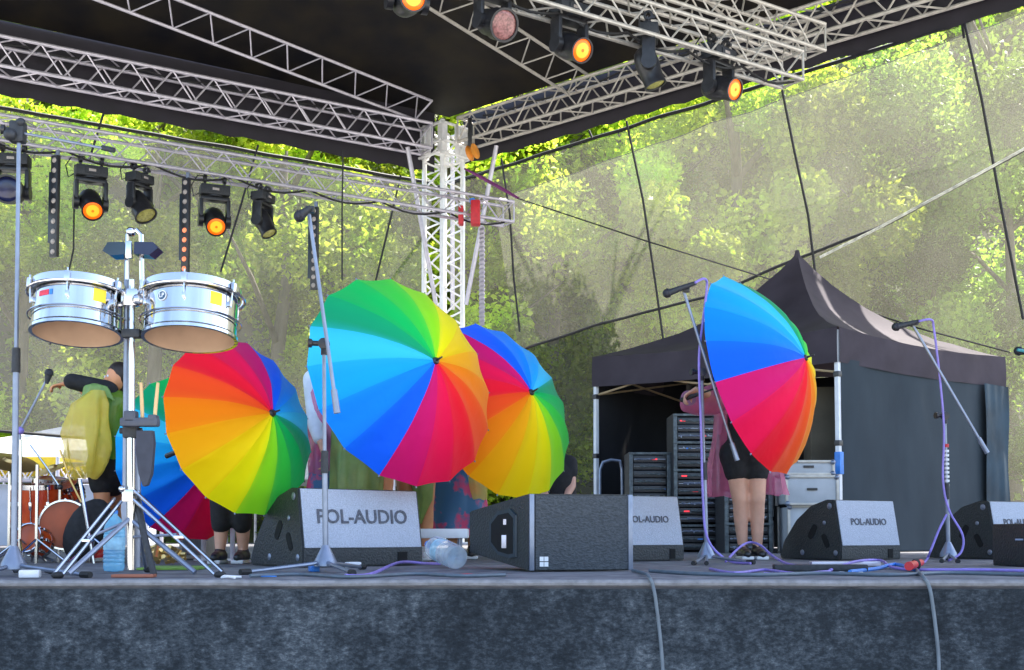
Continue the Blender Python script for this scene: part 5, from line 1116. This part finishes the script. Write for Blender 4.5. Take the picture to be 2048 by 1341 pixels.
for k in range(26):
    p = FL(rnd.uniform(296, 360), rnd.uniform(6.0, 6.6), rnd.uniform(.02, .09)); d = Vector((rnd.uniform(-1, 1), rnd.uniform(-1, 1), rnd.uniform(-.3, .5))).normalized() * rnd.uniform(.03, .06); b.tube(p - d, p + d, .010 + .006 * rnd.random(), n=8)
o = b.build('hand_bells', M['gold']); tag(o, 'heap of small brass bells and rattles behind the drum stand', 'bells')
o['kind'] = 'stuff'
# ================================================================== beyond the stage, left
def pavilion(label, xc, Y, W, zt, ze, mroof, mval, vh=.25):
    c = FL(xc, Y, -1.5); t = thing('pavilion_tent', label, 'tent', c, 0, 'party tents on the grass beyond the stage'); hw = W / 2
    b = MB(); vs = []; fs = []; n = 10
    for j in range(n + 1):
        for i in range(n + 1):
            x, y = -hw + W * i / n, -hw + W * j / n; m_ = max(abs(x), abs(y)) / hw; vs.append(c + Vector((x, y, 1.5 + ze + (zt - ze) * (1 - m_) ** 1.3)))
    for j in range(n):
        for i in range(n): k = j * (n + 1) + i; fs.append((k, k + 1, k + n + 2, k + n + 1))
    b.mesh(vs, fs); b.build('roof', mroof, t)
    for (a, d) in (((-hw, -hw), (hw, -hw)), ((hw, -hw), (hw, hw)), ((hw, hw), (-hw, hw)), ((-hw, hw), (-hw, -hw))):
        b = MB(); b.mesh([c + Vector((a[0], a[1], 1.5 + ze)), c + Vector((d[0], d[1], 1.5 + ze)), c + Vector((d[0], d[1], 1.5 + ze - vh)), c + Vector((a[0], a[1], 1.5 + ze - vh))], [(0, 1, 2, 3)]); b.build('valance', mval, t)
        b = MB(); b.tube(c + Vector((a[0], a[1], 0)), c + Vector((a[0], a[1], 1.5 + ze)), .03); b.build('pole', M['alu'], t)
wt = mat('white_tent_fabric', (.80, .80, .82), .6, 0, .05, 2, 0, .3); yw = mat('yellow_tent_trim', (.85, .62, .04), .6, 0, .08, 3, 0, .3)
pavilion('white party tent roof seen behind the drum kit', 150, 20.5, 4.2, 2.05, 1.45, wt, wt)
pavilion('yellow trimmed party tent at the far left behind the pole stand', 10, 18.6, 2.6, 1.65, 1.28, wt, yw, .16)
pavilion('small pale party tent seen between the left and central umbrellas', 640, 22.0, 3.0, 2.0, 1.35, wt, wt)
t = truss('barrier_truss', 'pale truss railing beyond the drum kit', P(-60, 945, 17.5), P(260, 945, 17.5), .2, .24, pitch=.3, rc=.025, rl=.012, cat='railing')
b = MB(); a = P(-80, 1000, 17.8); c = P(300, 1000, 17.8); b.box(((a.x + c.x) / 2, 17.9, -.30), (c.x - a.x, .5, 2.4), bev=.02); tag(b.build('bar_counter', mat('pale_blue_panel', (.42, .46, .56), .6, 0, .12, 3)), 'long pale blue counter behind the drum kit', 'counter')
for k, (x, Y, lab, m_) in enumerate(((128, 19.2, 'distant person in tan top sitting under the white party tent', 'tan'), (95, 19.6, 'distant person in brown top farther left under the party tent', 'brown'), (170, 19.4, 'distant person in dark red top nearest the yellow poncho', 'red'))):
    M['tan'] = M.get('tan') or mat('tan_cloth', (.55, .38, .25), .8); M['brown'] = M.get('brown') or mat('brown_cloth', (.20, .11, .06), .8)
    g = FL(x, Y, 0); g.z = -1.0; o_ = lambda dx, z, dy=0: Vector((g.x + dx, Y + dy, z))
    J = dict(pel=o_(0, -.05), chest=o_(0, .42), neck=o_(0, .70), head=o_(0, .88), shl=o_(-.18, .62), ell=o_(-.24, .34), wrl=o_(-.1, .25, -.25), shr=o_(.18, .62), elr=o_(.24, .34), wrr=o_(.1, .30, -.25), hipl=o_(-.1, -.1), hipr=o_(.1, -.1), knl=o_(-.1, -.55), knr=o_(.1, -.55), anl=o_(-.1, -1.4), anr=o_(.1, -1.4))
    person(lab, J, vox=.02, feet=False, hairlen=0, clothes=[('top', m_, [(J['pel'], J['chest'], .13, .135), (J['chest'], J['neck'], .12, .06), (J['shl'], J['ell'], .07, .06), (J['shr'], J['elr'], .07, .06)], .02), ('trousers', 'cloth_bk', [(J['pel'], J['hipl'], .12, .10), (J['pel'], J['hipr'], .12, .10), (J['hipl'], J['knl'], .1, .07), (J['hipr'], J['knr'], .1, .07), (J['knl'], J['anl'], .07, .06), (J['knr'], J['anr'], .07, .06)], .02)])
# thin folds of cloth and scraps on the rim of the stage
rnd = random.Random(12)
for k, (x, y, m_, nm, lab) in enumerate(((120, 1147, 'black', 'cable_tie', 'scrap of black cable tie on the rim near the white adapter'), (470, 1156, 'white', 'tape_scrap', 'torn white tape scrap on the rim right of the drum stand'), (1560, 1150, 'purple', 'cable_end', 'short purple cable end on the rim below the bare legs'), (1720, 1148, 'white', 'tape_scrap', 'white tape scrap on the rim near the blue cable'), (960, 1152, 'red', 'tape_scrap', 'reddish tape scrap on the rim beside the fallen bottle'))):
    p = floorpt(x, y, .006); b = MB(); a = rnd.random() * 3; b.path([p + Vector((math.cos(a + q * .7) * .03 * q, math.sin(a) * .02 * q, .004 * (q % 2))) for q in range(5)], .005, 6); tag(b.build(nm, M[m_]), lab, 'scrap')
